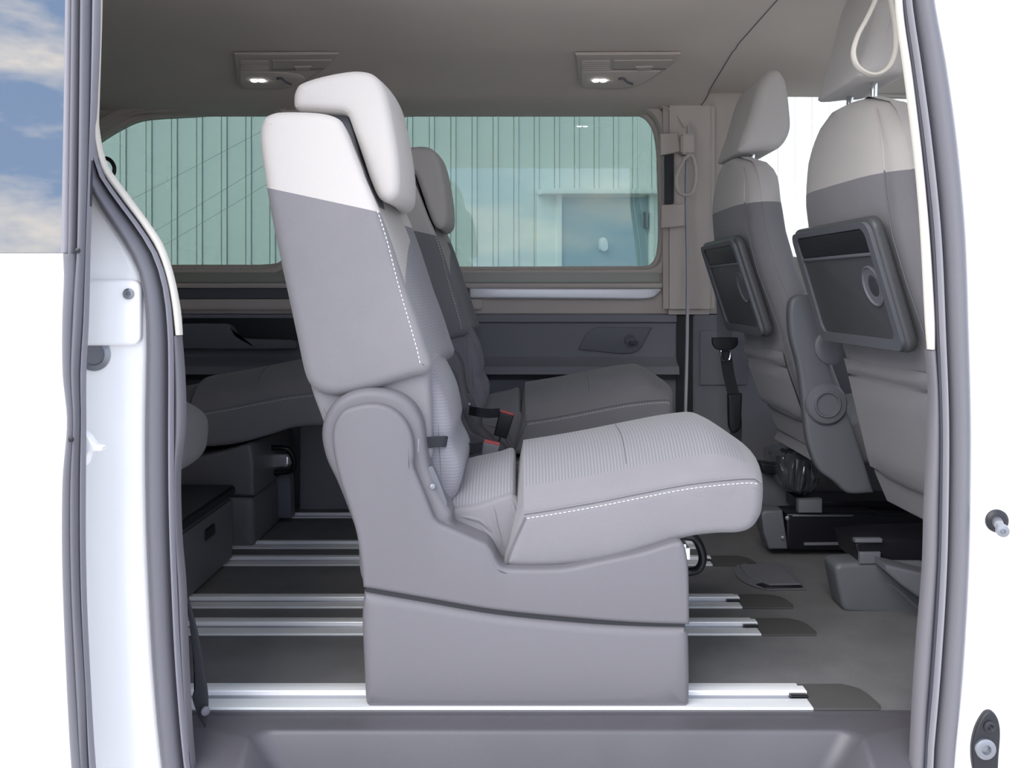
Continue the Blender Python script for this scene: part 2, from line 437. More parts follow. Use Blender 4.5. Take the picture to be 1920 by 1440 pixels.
fw = struct(holed('wall_far', [(-2.05, z1), (1.95, z1), (1.95, 1.54), (-2.05, 1.54)], [grow(hA, .012), grow(hB, .012), winC], YW, .06, M['beige'], bev=.006))
# outer body skin of the far side, a little narrower openings = window surround
holed('window_surround', [(-2.05, .5), (1.95, .5), (1.95, 1.56), (-2.05, 1.56)], [hA, hB, winC], YW+.06, .03, M['beige'], fw, bev=.003)
# raised beige frame round the big window
gB = [xz(v[0], v[1], 3.36) for v in winB]
def halfring(name, h, d1, d2, Y, dep, material, bev=.004): return holed(name, grow(h, d2), [grow(h, d1)], Y, dep, material, fw, bev)
halfring('window_frame', hB, .014, .045, YW-.012, .014, M['beige'])
halfring('window_frame', hA, .014, .038, YW-.012, .014, M['beige'])
for i, h in enumerate((hA, hB, winC)):
    wn = sroot('window_%d' % (i+1), (sum(p[0] for p in h)/len(h), YW+.07, .9))
    bm = bmesh.new(); g = grow(h, .01)
    pillow_bm([(x, YW+.075, z) for x, z in g], (0, .004, 0), 0, bm=bm)
    finish('pane', bm, M['gl_clear' if i == 2 else 'gl_tint'], wn)
# ---- sill ledges and bright strip under the windows
def ledge(name, x0, x1, py0, py1, dep, m, par=fw, b=.004, Y=YW):
    a, c = xz(x0, py0), xz(x1, py1)
    return box(name, a[0], c[0], Y-dep, Y+.01, c[1], a[1], m, par, b)
ledge('sill_ledge', -250, 1236, 511, 530, .024, M['greenish'])
ledge('sill_ledge', -250, 1240, 531, 540, .034, M['beige'])
st = [(880, 540, 'c'), (1238, 541, 'c'), (1240, 544), (1228, 556), (1216, 560), (1200, 561, 'c'), (880, 559, 'c')]
ppill('silver_strip', st, YW-.03, YW, M['silver'], fw, r=.006)
ppill('shelf_recess', [(-200, 540), (560, 540), (560, 560), (-200, 560)], YW-.02, YW, M['shelf'], fw, sm=False, r=.003)
ledge('lower_rail', -250, 905, 561, 580, .028, M['beige'])
# ---- far wall, dark lower panel
zz = lambda py: xz(0, py)[1]
lp = [(YW, zz(588)), (3.355, zz(590)), (3.350, zz(603)), (3.362, zz(606)), (3.366, zz(640)), (3.366, zz(668)), (3.345, zz(678)), (3.30, zz(684)), (3.292, zz(698)), (3.35, zz(704)), (3.372, zz(712)), (3.372, 0), (YW+.09, 0), (YW+.09, zz(588))]
extr('lower_panel', lp, -2.0, P(1268, 0, 3.36).x, M['panel_dark'], fw)
box('lower_panel', P(1288, 0, 3.36).x+.02, 1.9, 3.345, YW+.09, 0, zz(590), M['panel_dark'], fw)
box('panel_groove', P(1268, 0, 3.36).x-.002, P(1288, 0, 3.36).x+.025, 3.374, YW+.09, 0, zz(590), M['blackp'], fw)
plate('panel_recess', [(1312, 620), (1400, 622), (1400, 722), (1312, 722)], (0, 3.343, 0), (0, -1, 0), .006, M['panel_dark'], fw, sm=False)
plate('pull_plate', [(1120, 613, 'c'), (1222, 614, 'c'), (1205, 645), (1195, 658), (1170, 663), (1084, 655, 'c'), (1100, 625)], (0, 3.362, 0), (0, -1, 0), .006, M['plas_dark'], fw)
lathe('cup_hook', P(1182, 638, 3.355), (0, -1, 0), [(.022, 0), (.022, .012), (.016, .016), (.016, .006), (.003, .006)], M['plas_dark'], fw)
box('cup_hook', P(1178, 0, 3.35).x, P(1196, 0, 3.35).x, 3.325, 3.345, zz(644), zz(638), M['black'], fw)
# ---- storage recess at the rear of the far wall
plate('armrest_shelf', [(340, 606, 'c'), (430, 606, 'c'), (440, 612), (450, 628), (462, 634), (545, 636), (560, 640), (560, 652), (340, 652, 'c')], (0, 3.355, 0), (0, -1, 0), .05, M['plas_dark'], fw)
plate('storage_niche', [(345, 596), (570, 596), (570, 640), (345, 640)], (0, 3.36, 0), (0, -1, 0), .012, M['blackp'], fw, sm=False)
# ---- B pillar hardware on the far wall
bx = lambda px, Y: P(px, 0, Y).x
box('pillar_trim', bx(1242, 3.36), bx(1345, 3.3), 3.325, YW, z1, 1.45, M['beige'], fw, .02)
box('belt_slot', bx(1246, 3.29), bx(1264, 3.29), 3.294, 3.32, P(0, 382, 3.3).z, P(0, 288, 3.3).z, M['blackp'], fw, .002)
ppill('pillar_cap', [(1238, 250), (1272, 248), (1276, 284), (1238, 292)], 3.275, 3.31, M['beige'], fw, sm=False, r=.006)
ppill('pillar_cap', [(1240, 384), (1284, 382), (1284, 424), (1240, 428)], 3.285, 3.31, M['beige'], fw, sm=False, r=.004)
# arched seal round the top corner of the big window
arch = [P(760, 199, 3.35), P(1000, 197, 3.35), P(1200, 193, 3.35), P(1245, 200, 3.34), P(1268, 215, 3.33), P(1283, 238, 3.32)]
tube('arch_trim', arch, .005, M['beige'], fw, sm=5)
# ---- rear, front and near-side shell
struct(box('wall_rear', -2.06, -2.0, 1.5, YW+.1, -.1, 1.56, M['panel_dark']))
wf = struct(box('wall_front', 1.9, 1.96, 1.5, YW+.1, -.1, .80, M['panel_dark']))
struct(box('trim_1', -2.1, 1.96, 1.47, YW+.12, 1.562, 1.60, M['paint'], b=.01))
wn = sroot('window_4', (1.93, 2.4, 1.1))
box('pane', 1.925, 1.931, 1.5, YW+.1, .80, 1.5, M['gl_clear'], wn, 0)

# ---- near side of the van body: painted sheet with the door opening
YB = 1.56
wL = [(170, -420), (170, -100), (168, 120), (166, 240), (166, 320), (176, 366), (203, 412), (240, 468), (262, 515), (273, 575), (275, 640), (274, 700), (272, 800), (273, 950), (278, 1100), (287, 1260), (304, 1440), (330, 1600)]
wR = [(1745, -420), (1742, -100), (1750, 0), (1772, 120), (1793, 270), (1808, 440), (1814, 620), (1818, 800), (1816, 1000), (1812, 1120), (1802, 1280), (1790, 1400), (1786, 1450), (1770, 1600)]
op = [P(a[0], a[1], YB) for a in smooth(wL, False, 4)][::-1]+[P(a[0], a[1], YB) for a in smooth(wR, False, 4)]
op = [(v.x, max(-.42, min(1.47, v.z))) for v in op]
nw = struct(holed('wall_near', [(-2.1, -.45), (1.95, -.45), (1.95, 1.56), (-2.1, 1.56)],
    [op, [(1.02, .82), (1.75, .82), (1.6, 1.4), (1.02, 1.42)]], YB, .035, M['paint'], bev=.012))
box('lining', -2.05, P(150, 0, YB).x, YB+.035, YB+.06, -.1, 1.5, M['plas_dark'], nw, 0)
# seals round the opening: wide bulb, lip, inner edging
def mix(a, b, t): return [(p[0]+(q[0]-p[0])*t, p[1]+(q[1]-p[1])*t) for p, q in zip(a, b)]
iL = [(186, -420), (186, -100), (186, 60), (180, 200), (178, 255), (190, 318), (226, 372), (268, 428), (298, 478), (317, 540), (326, 620), (328, 700), (328, 800), (329, 950), (334, 1100), (342, 1260), (358, 1440), (384, 1600)]
iR = [(1692, -420), (1689, -100), (1692, 0), (1708, 120), (1728, 270), (1746, 440), (1755, 620), (1762, 800), (1760, 1000), (1755, 1120), (1744, 1280), (1734, 1400), (1732, 1450), (1716, 1600)]
t2 = struct(strip('trim_2', wL, mix(wL, iL, .70), YB-.002, .022, M['rubber']))
strip('seal_groove', mix(wL, iL, .69), mix(wL, iL, .80), YB+.003, .004, M['rubber_d'], t2)
strip('seal_lip', mix(wL, iL, .79), mix(wL, iL, .94), YB-.004, .010, M['rubber_l'], t2)
strip('seal_groove', mix(wL, iL, .93), iL, YB+.002, .003, M['rubber_d'], t2)
t3 = struct(strip('trim_3', mix(iR, wR, .38), wR, YB-.002, .022, M['rubber']))
strip('seal_groove', mix(iR, wR, .28), mix(iR, wR, .39), YB+.003, .004, M['rubber_d'], t3)
strip('seal_lip', mix(iR, wR, .13), mix(iR, wR, .29), YB-.004, .010, M['rubber_l'], t3)
strip('seal_groove', iR, mix(iR, wR, .14), YB+.002, .003, M['rubber_d'], t3)
# cream pillar edging, then the grey lower trims
cl = [(186, -300), (187, 0), (180, 205), (177, 240), (190, 316), (226, 370), (268, 426), (298, 476), (317, 538), (326, 600), (329, 628)]
cr = [(192, -300), (190, 0), (184, 205), (184, 238), (198, 304), (236, 360), (277, 416), (305, 460), (324, 515), (337, 580), (341, 628)]
strip('pillar_edging', cl, cr, YB+.006, .008, M['cream'], t2, back=.005)
cl = [(1676, -300), (1680, 0), (1698, 150), (1716, 300), (1727, 430), (1736, 600), (1740, 655)]
cr = [(1690, -300), (1692, 0), (1712, 150), (1730, 300), (1744, 450), (1753, 600), (1753, 655)]
strip('pillar_edging', cl, cr, YB+.006, .008, M['cream'], t3, back=.005)
strip('lower_pillar_trim', [(326, 629), (328, 720), (328, 800), (329, 950), (334, 1100), (342, 1260), (358, 1440), (384, 1600)], [(338, 629), (344, 710), (345, 800), (336, 880), (338, 1000), (346, 1100), (352, 1260), (364, 1440), (392, 1600)], YB+.012, .012, M['plas'], t2, back=.01)
strip('lower_pillar_trim', [(1738, 656), (1744, 730), (1741, 850), (1736, 950), (1733, 1060), (1722, 1200), (1714, 1320), (1708, 1440), (1700, 1600)], [(1754, 656), (1761, 800), (1760, 950), (1757, 1060), (1746, 1240), (1738, 1340), (1733, 1440), (1716, 1600)], YB+.012, .012, M['plas'], t3, back=.01)
# details on the painted jambs
bo = holed('jamb_boss', [(v.x, v.z) for v in [P(a, b, YB-.004) for a, b in rrect(100, 524, 266, 648, 18)]], [], YB-.012, .02, M['paint'], nw, bev=.006)
lathe('jamb_screw', P(242, 551, YB-.012), (0, -1, 0), [(.009, 0), (.009, .004), (.006, .0065), (.003, .0065), (.002, .004)], M['steel'], nw)
lathe('jamb_hole', P(178, 664, YB), (0, -1, 0), [(.024, -.004), (.028, .003), (.019, .006), (.017, .002), (.004, .001)], M['steel'], nw)
stp = P(1868, 976, YB)
sk = [(.019, 0), (.019, .004), (.016, .007), (.009, .009), (.0075, .03), (.0075, .05), (.0055, .054), (.0055, .06), (.0095, .063), (.0105, .068), (.0095, .074), (.004, .075), (.003, .071)]
stk = sroot('trim_4', tuple(stp))
lathe('mount_disc', stp, (0, -1, 0), sk[:4]+[(.001, .008)], M['blackp'], stk)
lathe('striker_bolt', stp, (-.33, -.93, 0), sk[3:], M['steel'], stk)
lt = [(1848, 1338), (1862, 1335), (1873, 1350), (1877, 1375), (1874, 1420), (1868, 1480), (1838, 1480), (1826, 1440), (1824, 1400), (1832, 1365)]
lk = ppill('latch_plate', lt, YB-.010, YB+.002, M['blackp'], nw, r=.004)
lathe('latch_ring', P(1846, 1403, YB-.010), (0, -1, 0), [(.017, 0), (.017, .005), (.013, .007), (.008, .007), (.006, .001), (.001, .001)], M['steel'], nw)
lathe('latch_screw', P(1855, 1362, YB-.010), (0, -1, 0), [(.010, 0), (.010, .003), (.005, .005), (.003, .002)], M['blackp'], nw)

# ---- the open sliding door behind the opening on the left
YD = 1.44
dr1 = sroot('door_1', tuple(P(60, 1500, YD)))
body = [(-900, 474), (122, 474), (124, 520), (121, 600), (122, 700), (130, 790), (121, 900), (121, 1050), (128, 1250), (140, 1440), (165, 1700), (-900, 1700)]
ppill('door_skin', body, YD, YD+.06, M['paint'], dr1, sm=False, r=.01)
ppill('door_glass', [(-900, -300), (124, -300), (119, 474), (-900, 474)], YD+.008, YD+.016, M['gl_door'], dr1, sm=False, r=0)
ppill('door_lining', [(-900, -300), (140, -300), (124, 472), (-900, 472)], YD+.04, YD+.055, M['blackp'], dr1, sm=False, r=0)
strip('window_edge', [(125, -300), (121, 100), (114, 474)], [(138, -300), (134, 100), (130, 474)], YD, .006, M['rubber_l'], dr1)
strip('window_edge', [(137, -300), (133, 100), (128, 476)], [(152, -300), (149, 100), (143, 476)], YD+.004, .010, M['rubber'], dr1)
strip('door_seal_groove', [(150, -300), (147, 100), (142, 470)], [(156, -300), (152, 100), (148, 470)], YD+.008, .003, M['rubber_d'], dr1)
strip('door_seal', [(155, -300), (151, 100), (147, 470), (142, 520), (138, 600), (135, 700), (140, 790), (134, 900), (134, 1050), (142, 1250), (155, 1440), (178, 1700)],
      [(172, -300), (170, 0), (167, 300), (162, 470), (156, 600), (150, 700), (152, 780), (149, 900), (151, 1100), (162, 1300), (166, 1440), (190, 1700)], YD+.006, .014, M['rubber'], dr1)
strip('door_seal_groove', [(171, -300), (169, 0), (166, 300), (161, 470), (155, 600), (149, 700), (151, 780), (148, 900), (150, 1100), (160, 1300), (165, 1440), (189, 1700)],
      [(177, -300), (175, 0), (171, 300), (165, 470), (160, 600), (154, 700), (156, 780), (153, 900), (155, 1100), (165, 1300), (170, 1440), (194, 1700)], YD+.010, .003, M['rubber_d'], dr1)
strip('door_seal', [(175, -300), (174, 0), (170, 300), (164, 470), (159, 600), (153, 700), (155, 780), (152, 900), (154, 1100), (164, 1300), (169, 1440), (193, 1700)],
      [(186, -300), (184, 0), (176, 220), (171, 300), (166, 470), (163, 600), (158, 700), (158, 800), (157, 1000), (160, 1150), (170, 1350), (176, 1440), (200, 1700)], YD+.010, .008, M['rubber_l'], dr1)
strip('door_seal', [(118, 476), (120, 520), (117, 600), (118, 700), (127, 790), (118, 900), (117, 1050), (124, 1250), (134, 1440), (158, 1700)],
      [(143, 476), (143, 520), (138, 600), (136, 700), (141, 790), (135, 900), (135, 1050), (143, 1250), (156, 1440), (180, 1700)], YD-.002, .010, M['rubber'], dr1)
lathe('door_screw', P(146, 470, YD-.008), (0, -1, 0), [(.004, 0), (.004, .002), (.001, .003)], M['black'], dr1)
lathe('door_screw', P(134, 824, YD-.012), (0, -1, 0), [(.004, 0), (.004, .002), (.001, .003)], M['black'], dr1)
ppill('roller_arm', [(150, 810), (165, 818), (175, 832), (190, 838), (188, 846), (168, 850), (160, 872), (150, 878)], YD+.03, YD+.05, M['paint'], dr1, r=.004)

# ---- door sill with the recessed step
sl = struct(bpy.data.objects.new('trim_5', None)); COL.objects.link(sl)
def ringxy(x0, x1, yb, yf, z, r):
    o = []
    for cx, cy, a in ((x1-r, yb-r, 90), (x0+r, yb-r, 180)):
        for i in range(7):
            t = math.radians(a-90+90*i/6); o.append(Vector((cx+r*math.cos(t), cy+r*math.sin(t), z)))
    yf = 1.565; zf = z-.032 if z > -.05 else z
    o = [Vector((x1, yf, zf))]+o+[Vector((x0, yf, zf))]
    return o
bm = bmesh.new()
R = [ringxy(-.72, .80, 1.716, 1.565, -.003, .01), ringxy(-.478, .602, 1.648, 1.50, -.003, .035), ringxy(-.470, .594, 1.643, 1.50, -.005, .035),
     ringxy(-.464, .588, 1.640, 1.50, -.011, .035), ringxy(-.425, .548, 1.630, 1.50, -.062, .032), ringxy(-.405, .525, 1.624, 1.50, -.20, .03), ringxy(-.39, .51, 1.60, 1.50, -.26, .03), ringxy(-.3, .4, 1.59, 1.50, -.265, .02)]
vr = [[bm.verts.new(p) for p in r_] for r_ in R]
for a, b in zip(vr, vr[1:]):
    for i in range(len(a)-1): bm.faces.new((a[i], a[i+1], b[i+1], b[i]))
bm.faces.new(vr[-1])
sp = finish('sill_cover', bm, M['plas_step'], sl, 50)
box('floor_edge', -.75, .80, 1.703, 1.713, -.05, .0005, M['plas_step'], sl, .001)

# ---- seat rails in the floor
cvr = [(1.711, 1.819, 'front seat rail nearest the sill, ending in a grey rubber cover'), (2.080, 2.184, 'second seat rail in from the sill'), (2.257, 2.356, 'third seat rail in from the sill'),
       (2.606, 2.70, 'fourth seat rail in from the sill, mostly behind the seat base'), (2.778, 2.86, 'fifth seat rail in from the sill'), (3.154, 3.21, 'farthest seat rail, along the far wall')]
cvr[0] = (1.711, 1.819, 'aluminium seat rail nearest the door sill')
for i, (ya, yb, lab) in enumerate(cvr):
    r_ = thing('seat_rail', lab if 'alumin' in lab else 'aluminium '+lab, 'rail', (.54, (ya+yb)/2, 0), 'aluminium seat rails in the floor')
    wd = yb-ya; xe = .538; x0 = -1.6
    # flanges end oblique like the real ones
    finish('flange', pillow_bm([(x0, ya, .0005), (xe, ya, .0005), (xe, ya+wd*.36, .0005), (x0, ya+wd*.36, .0005)], (0, 0, .005), .001), M['alu'], r_)
    finish('flange', pillow_bm([(x0, ya+wd*.74, .0005), (xe, ya+wd*.74, .0005), (xe, yb, .0005), (x0, yb, .0005)], (0, 0, .005), .001), M['alu'], r_)
    finish('raised_lip', pillow_bm([(x0, ya+wd*.55, .0005), (xe+.006, ya+wd*.55, .0005), (xe+.006, ya+wd*.77, .0005), (x0, ya+wd*.77, .0005)], (0, 0, .011), .002), M['alu_s'], r_)
    finish('slot', pillow_bm([(x0, ya+wd*.36, .0005), (xe-.03, ya+wd*.36, .0005), (xe-.03, ya+wd*.55, .0005), (x0, ya+wd*.55, .0005)], (0, 0, .002), 0), M['steel'], r_)
    if i < 4:
        q = smooth([(xe+.001, ya, 'c'), (xe+.122, ya, 'c'), (xe+.128, ya+.02), (xe+.118, yb-.025), (xe+.09, yb), (xe+.08, yb, 'c'), (xe+.001, yb, 'c')], True, 4)
        finish('end_cover', pillow_bm([(v.x, v.y, .0005) for v in q], (0, 0, .0035), .0012), M['cover'], r_)
        finish('cover_wedge', pillow_bm([(xe-.028, ya+wd*.40, .002), (xe+.004, ya+wd*.40, .002), (xe+.004, ya+wd*.54, .002), (xe-.028, ya+wd*.54, .002)], (0, 0, .006), .001), M['black'], r_)
# ---- hatch in the carpet
hp = [(1376, 1072), (1384, 1060), (1402, 1056, 'c'), (1468, 1056, 'c'), (1512, 1106, 'c'), (1440, 1107, 'c'), (1412, 1100), (1388, 1088)]
ht = thing('floor_hatch', 'dark grey hatch cover in the carpet before the front seats', 'hatch', tuple(hit(1440, 1085, (0, 0, 0), Vector((0, 0, 1)))))
plate('hatch_rim', hp, (0, 0, .001), (0, 0, 1), .003, M['plas_dark'], ht)
plate('hatch_lid', [(1386, 1062, 'c'), (1462, 1060, 'c'), (1500, 1099, 'c'), (1442, 1100, 'c'), (1425, 1094), (1400, 1082)], (0, 0, .001), (0, 0, 1), .007, M['plas_dark'], ht)
plate('hatch_gap', [(1418, 1098), (1430, 1096), (1442, 1101), (1503, 1100), (1506, 1104), (1436, 1105)], (0, 0, .002), (0, 0, 1), .0055, M['black'], ht, sm=False)

# ------------------------------------------------------------------ second row: one seat built, then copied
def seat_row2(label):
    T = thing('passenger_seat', label, 'seat', (0, 1.95, 0), 'fabric seats of the second and third row')
    Y0, Y1 = 1.752, 2.165
    # backrest ------------------------------------------------
    bp = [(491, 236), (500, 220), (522, 212), (575, 212), (618, 216), (643, 226), (656, 246), (672, 285), (692, 335), (720, 400), (742, 460), (768, 540), (790, 600), (806, 650), (816, 682), (806, 700), (780, 706), (740, 718), (700, 730), (660, 739), (625, 741), (598, 734), (580, 718), (570, 692), (560, 645), (545, 575), (529, 500), (513, 425), (500, 352), (491, 290), (488, 258)]
    pts = ppx(bp, 1.770, 5)
    for v in pts: v.y = Y0
    zf = P(0, 690, Y0).z
    def dback(c):
        s = (c.y-Y0)/(Y1-Y0)
        k = max(0, min(1, (c.z-zf)/.1))
        fx = max(0, min(1, (c.x+.28+(c.z-.6)*.26)/.06)); s = max(0, min(1, s))
        c = c+Vector((fx*(.016*s-.020*max(0, 1-abs(2*s-1)**4)), 0, 0))
        if c.z > 1.0: c = c+Vector((0, 0, .008*(1-abs(2*s-1)**2)))
        return c
    bm = pillow_bm(pts, (0, Y1-Y0, 0), .022, mid=10, deform=dback)
    a, b = P(497, 352, 1.770), P(718, 400, 1.770); a.y = b.y = Y0; nrm = (b-a).cross(Vector((0, 1, 0))).normalized()
    if nrm.z < 0: nrm = -nrm
    ya, yb = Y0+.065, Y1-.065
    cut(bm, (0, ya, 0), (0, 1, 0)); cut(bm, (0, yb, 0), (0, 1, 0)); cut(bm, a, nrm)
    bm.normal_update()
    bmesh.ops.recalc_face_normals(bm, faces=bm.faces[:])
    def isins(f):
        c = f.calc_center_median(); return ya < c.y < yb and f.normal.x > .55 and c.z < 1.12
    p2 = Vector((0, 1.865, .79)); n2 = Vector((0, -.39, 1)).normalized()
    ins = keep(bm, isins); cut(ins, p2, n2)
    finish('shoulder_cover', keep(bm, lambda f: (f.calc_center_median()-a).dot(nrm) > 0 and not isins(f)), M['fab_light'], T)
    bk = finish('backrest', keep(bm, lambda f: (f.calc_center_median()-a).dot(nrm) <= 0 and not isins(f)), M['fab_grey'], T)
    finish('light_back_insert', keep(ins, lambda f: (f.calc_center_median()-p2).dot(n2) > 0), M['fab_linel'], T)
    finish('back_insert', keep(ins, lambda f: (f.calc_center_median()-p2).dot(n2) <= 0), M['fab_lineb'], T)
    bm.free(); ins.free()
    sp_ = smooth([(710, 396), (728, 452), (748, 530), (770, 606), (784, 655), (790, 683)], False, 6)
    stitches('stitching', [P(v.x, v.y, 1.768)+Vector((0, Y0-1.768-.0004, 0)) for v in sp_], bk)
    # lower back, between the hinges
    lb = [(590, 690), (740, 680), (800, 668), (812, 692), (836, 745), (848, 800), (846, 828), (866, 880), (848, 940), (780, 980), (700, 930), (640, 860), (612, 790)]
    ppill('lower_back', lb, 1.80, 2.13, M['fab_lineb'], T, r=.025, yref=1.80)
    ppill('side_gusset', [(580, 706), (640, 716), (740, 700), (800, 684), (806, 720), (808, 800), (800, 870), (700, 880), (628, 850), (604, 790)], 1.775, 1.81, M['fab_grey'], T, r=.012)
    # headrest ----------------------------------------------
    hr = [(548, 188), (550, 172), (560, 156), (600, 142), (655, 132), (688, 134), (708, 148), (722, 176), (733, 225), (742, 280), (746, 320), (744, 362), (726, 379), (708, 370), (694, 340), (678, 292), (662, 246), (651, 217), (640, 210), (600, 208), (560, 206), (550, 200)]
    def dh(c):
        s = (c.y-1.815)/(.30); q = 1-abs(2*s-1)**2; return c+Vector((.012*q*max(0, min(1, (c.x+.30)/.05)), 0, .006*q*max(0, min(1, (c.z-1.1)/.05))))
    hd = ppill('headrest', hr, 1.815, 2.115, M['fab_light'], T, r=.0195, m=6, mid=6, deform=dh, n=7)
    sm_ = smooth([(556, 200), (600, 203), (640, 205), (656, 212)], False, 5)
    tube('seam', [P(v.x, v.y, 1.822) for v in sm_], .0014, M['fab_linel'], hd)
    ppill('neck_pad', [(590, 218), (600, 205), (650, 205), (678, 300), (712, 388), (700, 388), (650, 262), (630, 228)], 1.86, 2.07, M['plas_dark'], T, r=.004, sm=False)
    # cushion -------------------------------------------------
    C0, C1 = 1.740, 2.175
    cp = [(946, 1060), (952, 1035), (968, 996), (982, 967, 'c'), (1040, 958), (1120, 944), (1200, 928), (1290, 911), (1370, 902), (1415, 900), (1428, 910), (1429, 935), (1423, 968), (1408, 992), (1385, 1001), (1340, 1003), (1290, 1010), (1220, 1032), (1130, 1056), (1050, 1065), (970, 1066)]
    stz = smooth([(982, 967), (1040, 958), (1120, 944), (1200, 928), (1290, 911), (1370, 902), (1415, 900), (1428, 908)], False, 6)
    st3 = [P(v.x, v.y, C0) for v in stz]
    def topz(x):
        for p, q in zip(st3, st3[1:]):
            if p.x <= x <= q.x: return p.z+(q.z-p.z)*(x-p.x)/max(1e-9, q.x-p.x)
        return st3[0].z if x < st3[0].x else st3[-1].z
    def dc(c):
        s = max(0, min(1, (c.y-C0)/(C1-C0))); cr = 1-abs(2*s-1)**3.2
        tz = topz(c.x); k = max(0, min(1, 1-(tz-c.z)/.06))
        e = max(0, min(1, (.47-c.x)/.11)); e = e*e*(3-2*e)
        h = .098*cr*k*(.30+.70*e)
        fx = .035*cr*max(0, min(1, (c.x-.38)/.08))*(1-.4*k)
        return c+Vector((fx, 0, h))
    bm = pillow_bm(ppx(cp, C0, 7), (0, C1-C0, 0), .016, mid=14, deform=dc)
    cut(bm, (0, C0+.040, 0), (0, 1, 0)); cut(bm, (0, C1-.062, 0), (0, 1, 0)); cut(bm, (.43, 0, 0), (1, 0, .0))
    bmesh.ops.recalc_face_normals(bm, faces=bm.faces[:])
    def ist(f):
        c = f.calc_center_median(); return C0+.040 < c.y < C1-.062 and c.x < .43 and f.normal.z > .35 and c.x > -.03
    cu = finish('cushion', keep(bm, lambda f: not ist(f)), M['fab_grey'], T)
    finish('cushion_insert', keep(bm, ist), M['fab_line'], T); bm.free()
    stitches('stitching', [p+Vector((0, .0012, -.0062)) for p in st3[1:-3]], cu)
    tube('seam', [p+Vector((0, .003, .003)) for p in st3], .0014, M['fab_grey'], cu)
    tube('seam', [P(v.x, v.y, C0-.0005) for v in smooth([(984, 970), (968, 1004), (953, 1040), (949, 1058)], False, 4)], .0012, M['plas_dark'], cu)
    crease = []
    for i in range(9):
        y = C0+.048+i*.026; s = (y-C0)/(C1-C0); x = .2035+0*y
        v = dc(Vector((x, y, topz(x)))); crease.append(v+Vector((0, 0, .0003)))
    tube('crease', crease, .0008, M['plas_dark'], cu)
    # rear cushion piece and pleated side gusset
    def dr_(c):
        s = (c.y-1.80)/.36; k = max(0, min(1, (c.z-.31)/.05)); return c+Vector((0, 0, .05*k*(1-abs(2*s-1)**3)))
    ppill('rear_cushion', [(836, 968), (846, 950), (880, 944), (930, 934), (958, 926), (966, 940), (968, 1010), (940, 1040), (860, 1010)], 1.80, 2.16, M['fab_line'], T, r=.014, mid=10, deform=dr_)
    gs = [(822, 972), (850, 955), (900, 946), (940, 932), (962, 930), (984, 966), (968, 1000), (950, 1056), (930, 1060), (905, 1030), (860, 1000)]
    g = ppill('pleated_gusset', gs, 1.79, 1.83, M['fab_grey'], T, r=.010)
    for a_, b_, c_ in (((958, 934), (966, 962), (972, 985)), ((925, 945), (930, 985), (945, 1030)), ((900, 985), (925, 1010), (940, 1040)), ((860, 968), (900, 975), (925, 1000))):
        tube('pleat', [P(*q, 1.789) for q in (a_, b_, c_)], [.001, .004, .004, .004, .001], M['fab_grey'], g, sm=2, seg=8) if False else \
        finish('pleat', tube_bm(smooth([tuple(P(*q, 1.791)) for q in (a_, b_, c_)], False, 2), [.001, .004, .005, .004, .001], 8), M['fab_grey'], g)
    stitches('stitching', [P(v.x, v.y, 1.797) for v in smooth([(845, 963), (880, 953), (925, 946), (945, 942)], False, 5)], g)
    # side shells ---------------------------------------------
    rim = [(690, 729), (738, 735), (772, 756), (792, 792), (798, 840), (806, 880), (824, 925), (846, 962), (850, 985), (900, 1040), (900, 1090), (690, 1100), (674, 1080), (668, 1010), (652, 960), (630, 905), (610, 862), (601, 820), (606, 785), (624, 755), (654, 736)]
    ppill('hinge_housing', rim, 1.735, 2.19, M['plas'], T, r=.016, yref=1.735)
    up = [(692, 757), (728, 763), (756, 784), (772, 815), (776, 850), (775, 874, ), (786, 902), (802, 942), (814, 972), (824, 982, 'c'), (868, 1001), (914, 1021, 'c'), (924, 1036), (934, 1056), (946, 1066), (1000, 1068), (1060, 1066), (1110, 1056), (1200, 1037), (1262, 1018), (1279, 1018), (1287, 1034), (1292, 1070), (1294, 1173, 'c'), (1200, 1170), (1090, 1162), (930, 1146), (790, 1122), (680, 1103, 'c'), (676, 1060), (668, 1005), (656, 962), (644, 925), (632, 885), (624, 845), (622, 815), (628, 790), (646, 768)]
    ppill('side_cover', up, 1.715, 2.20, M['plas'], T, r=.009, n=5)
    lo = [(681, 1112, 'c'), (790, 1131), (930, 1155), (1090, 1171), (1200, 1177), (1286, 1179, 'c'), (1293, 1200), (1294, 1318), (1288, 1330, 'c'), (690, 1330, 'c'), (684, 1318), (680, 1240), (677, 1160)]
    ppill('base_cover', lo, 1.7135, 2.195, M['plas'], T, r=.017, n=5)
    ppill('base_core', [(686, 1090), (1285, 1150), (1285, 1326), (690, 1326)], 1.725, 2.18, M['blackp'], T, sm=False, r=.002)
    # release handle under the front edge
    hz = P(1300, 1045, 2.0)
    lp_ = [Vector((.34, 1.83, .245)), Vector((.42, 1.83, .243)), Vector((.447, 1.84, .24)), Vector((.452, 1.86, .236)), Vector((.452, 2.05, .236)), Vector((.44, 2.08, .24)), Vector((.36, 2.09, .245))]
    lp_ = [Vector((.29, 1.93, .265)), Vector((.352, 1.93, .262)), Vector((.368, 1.935, .25)), Vector((.380, 1.94, .215)), Vector((.372, 1.945, .190)), Vector((.35, 1.95, .182)), Vector((.29, 1.95, .178))]
    finish('release_handle', tube_bm(smooth([tuple(p) for p in lp_], False, 4), .009, 10), M['black'], T)
    box('handle_bracket', .28, .358, 1.96, 2.04, .195, .235, M['chrome'], T, .008)
    # belt parts on the seat
    finish('tilt_slot', pillow_bm([P(*q, 1.742) for q in smooth([(800, 880), (812, 876), (838, 940), (838, 955), (828, 955), (812, 920)], True, 3)], (0, .02, 0), .003), M['plas_seat'], T)
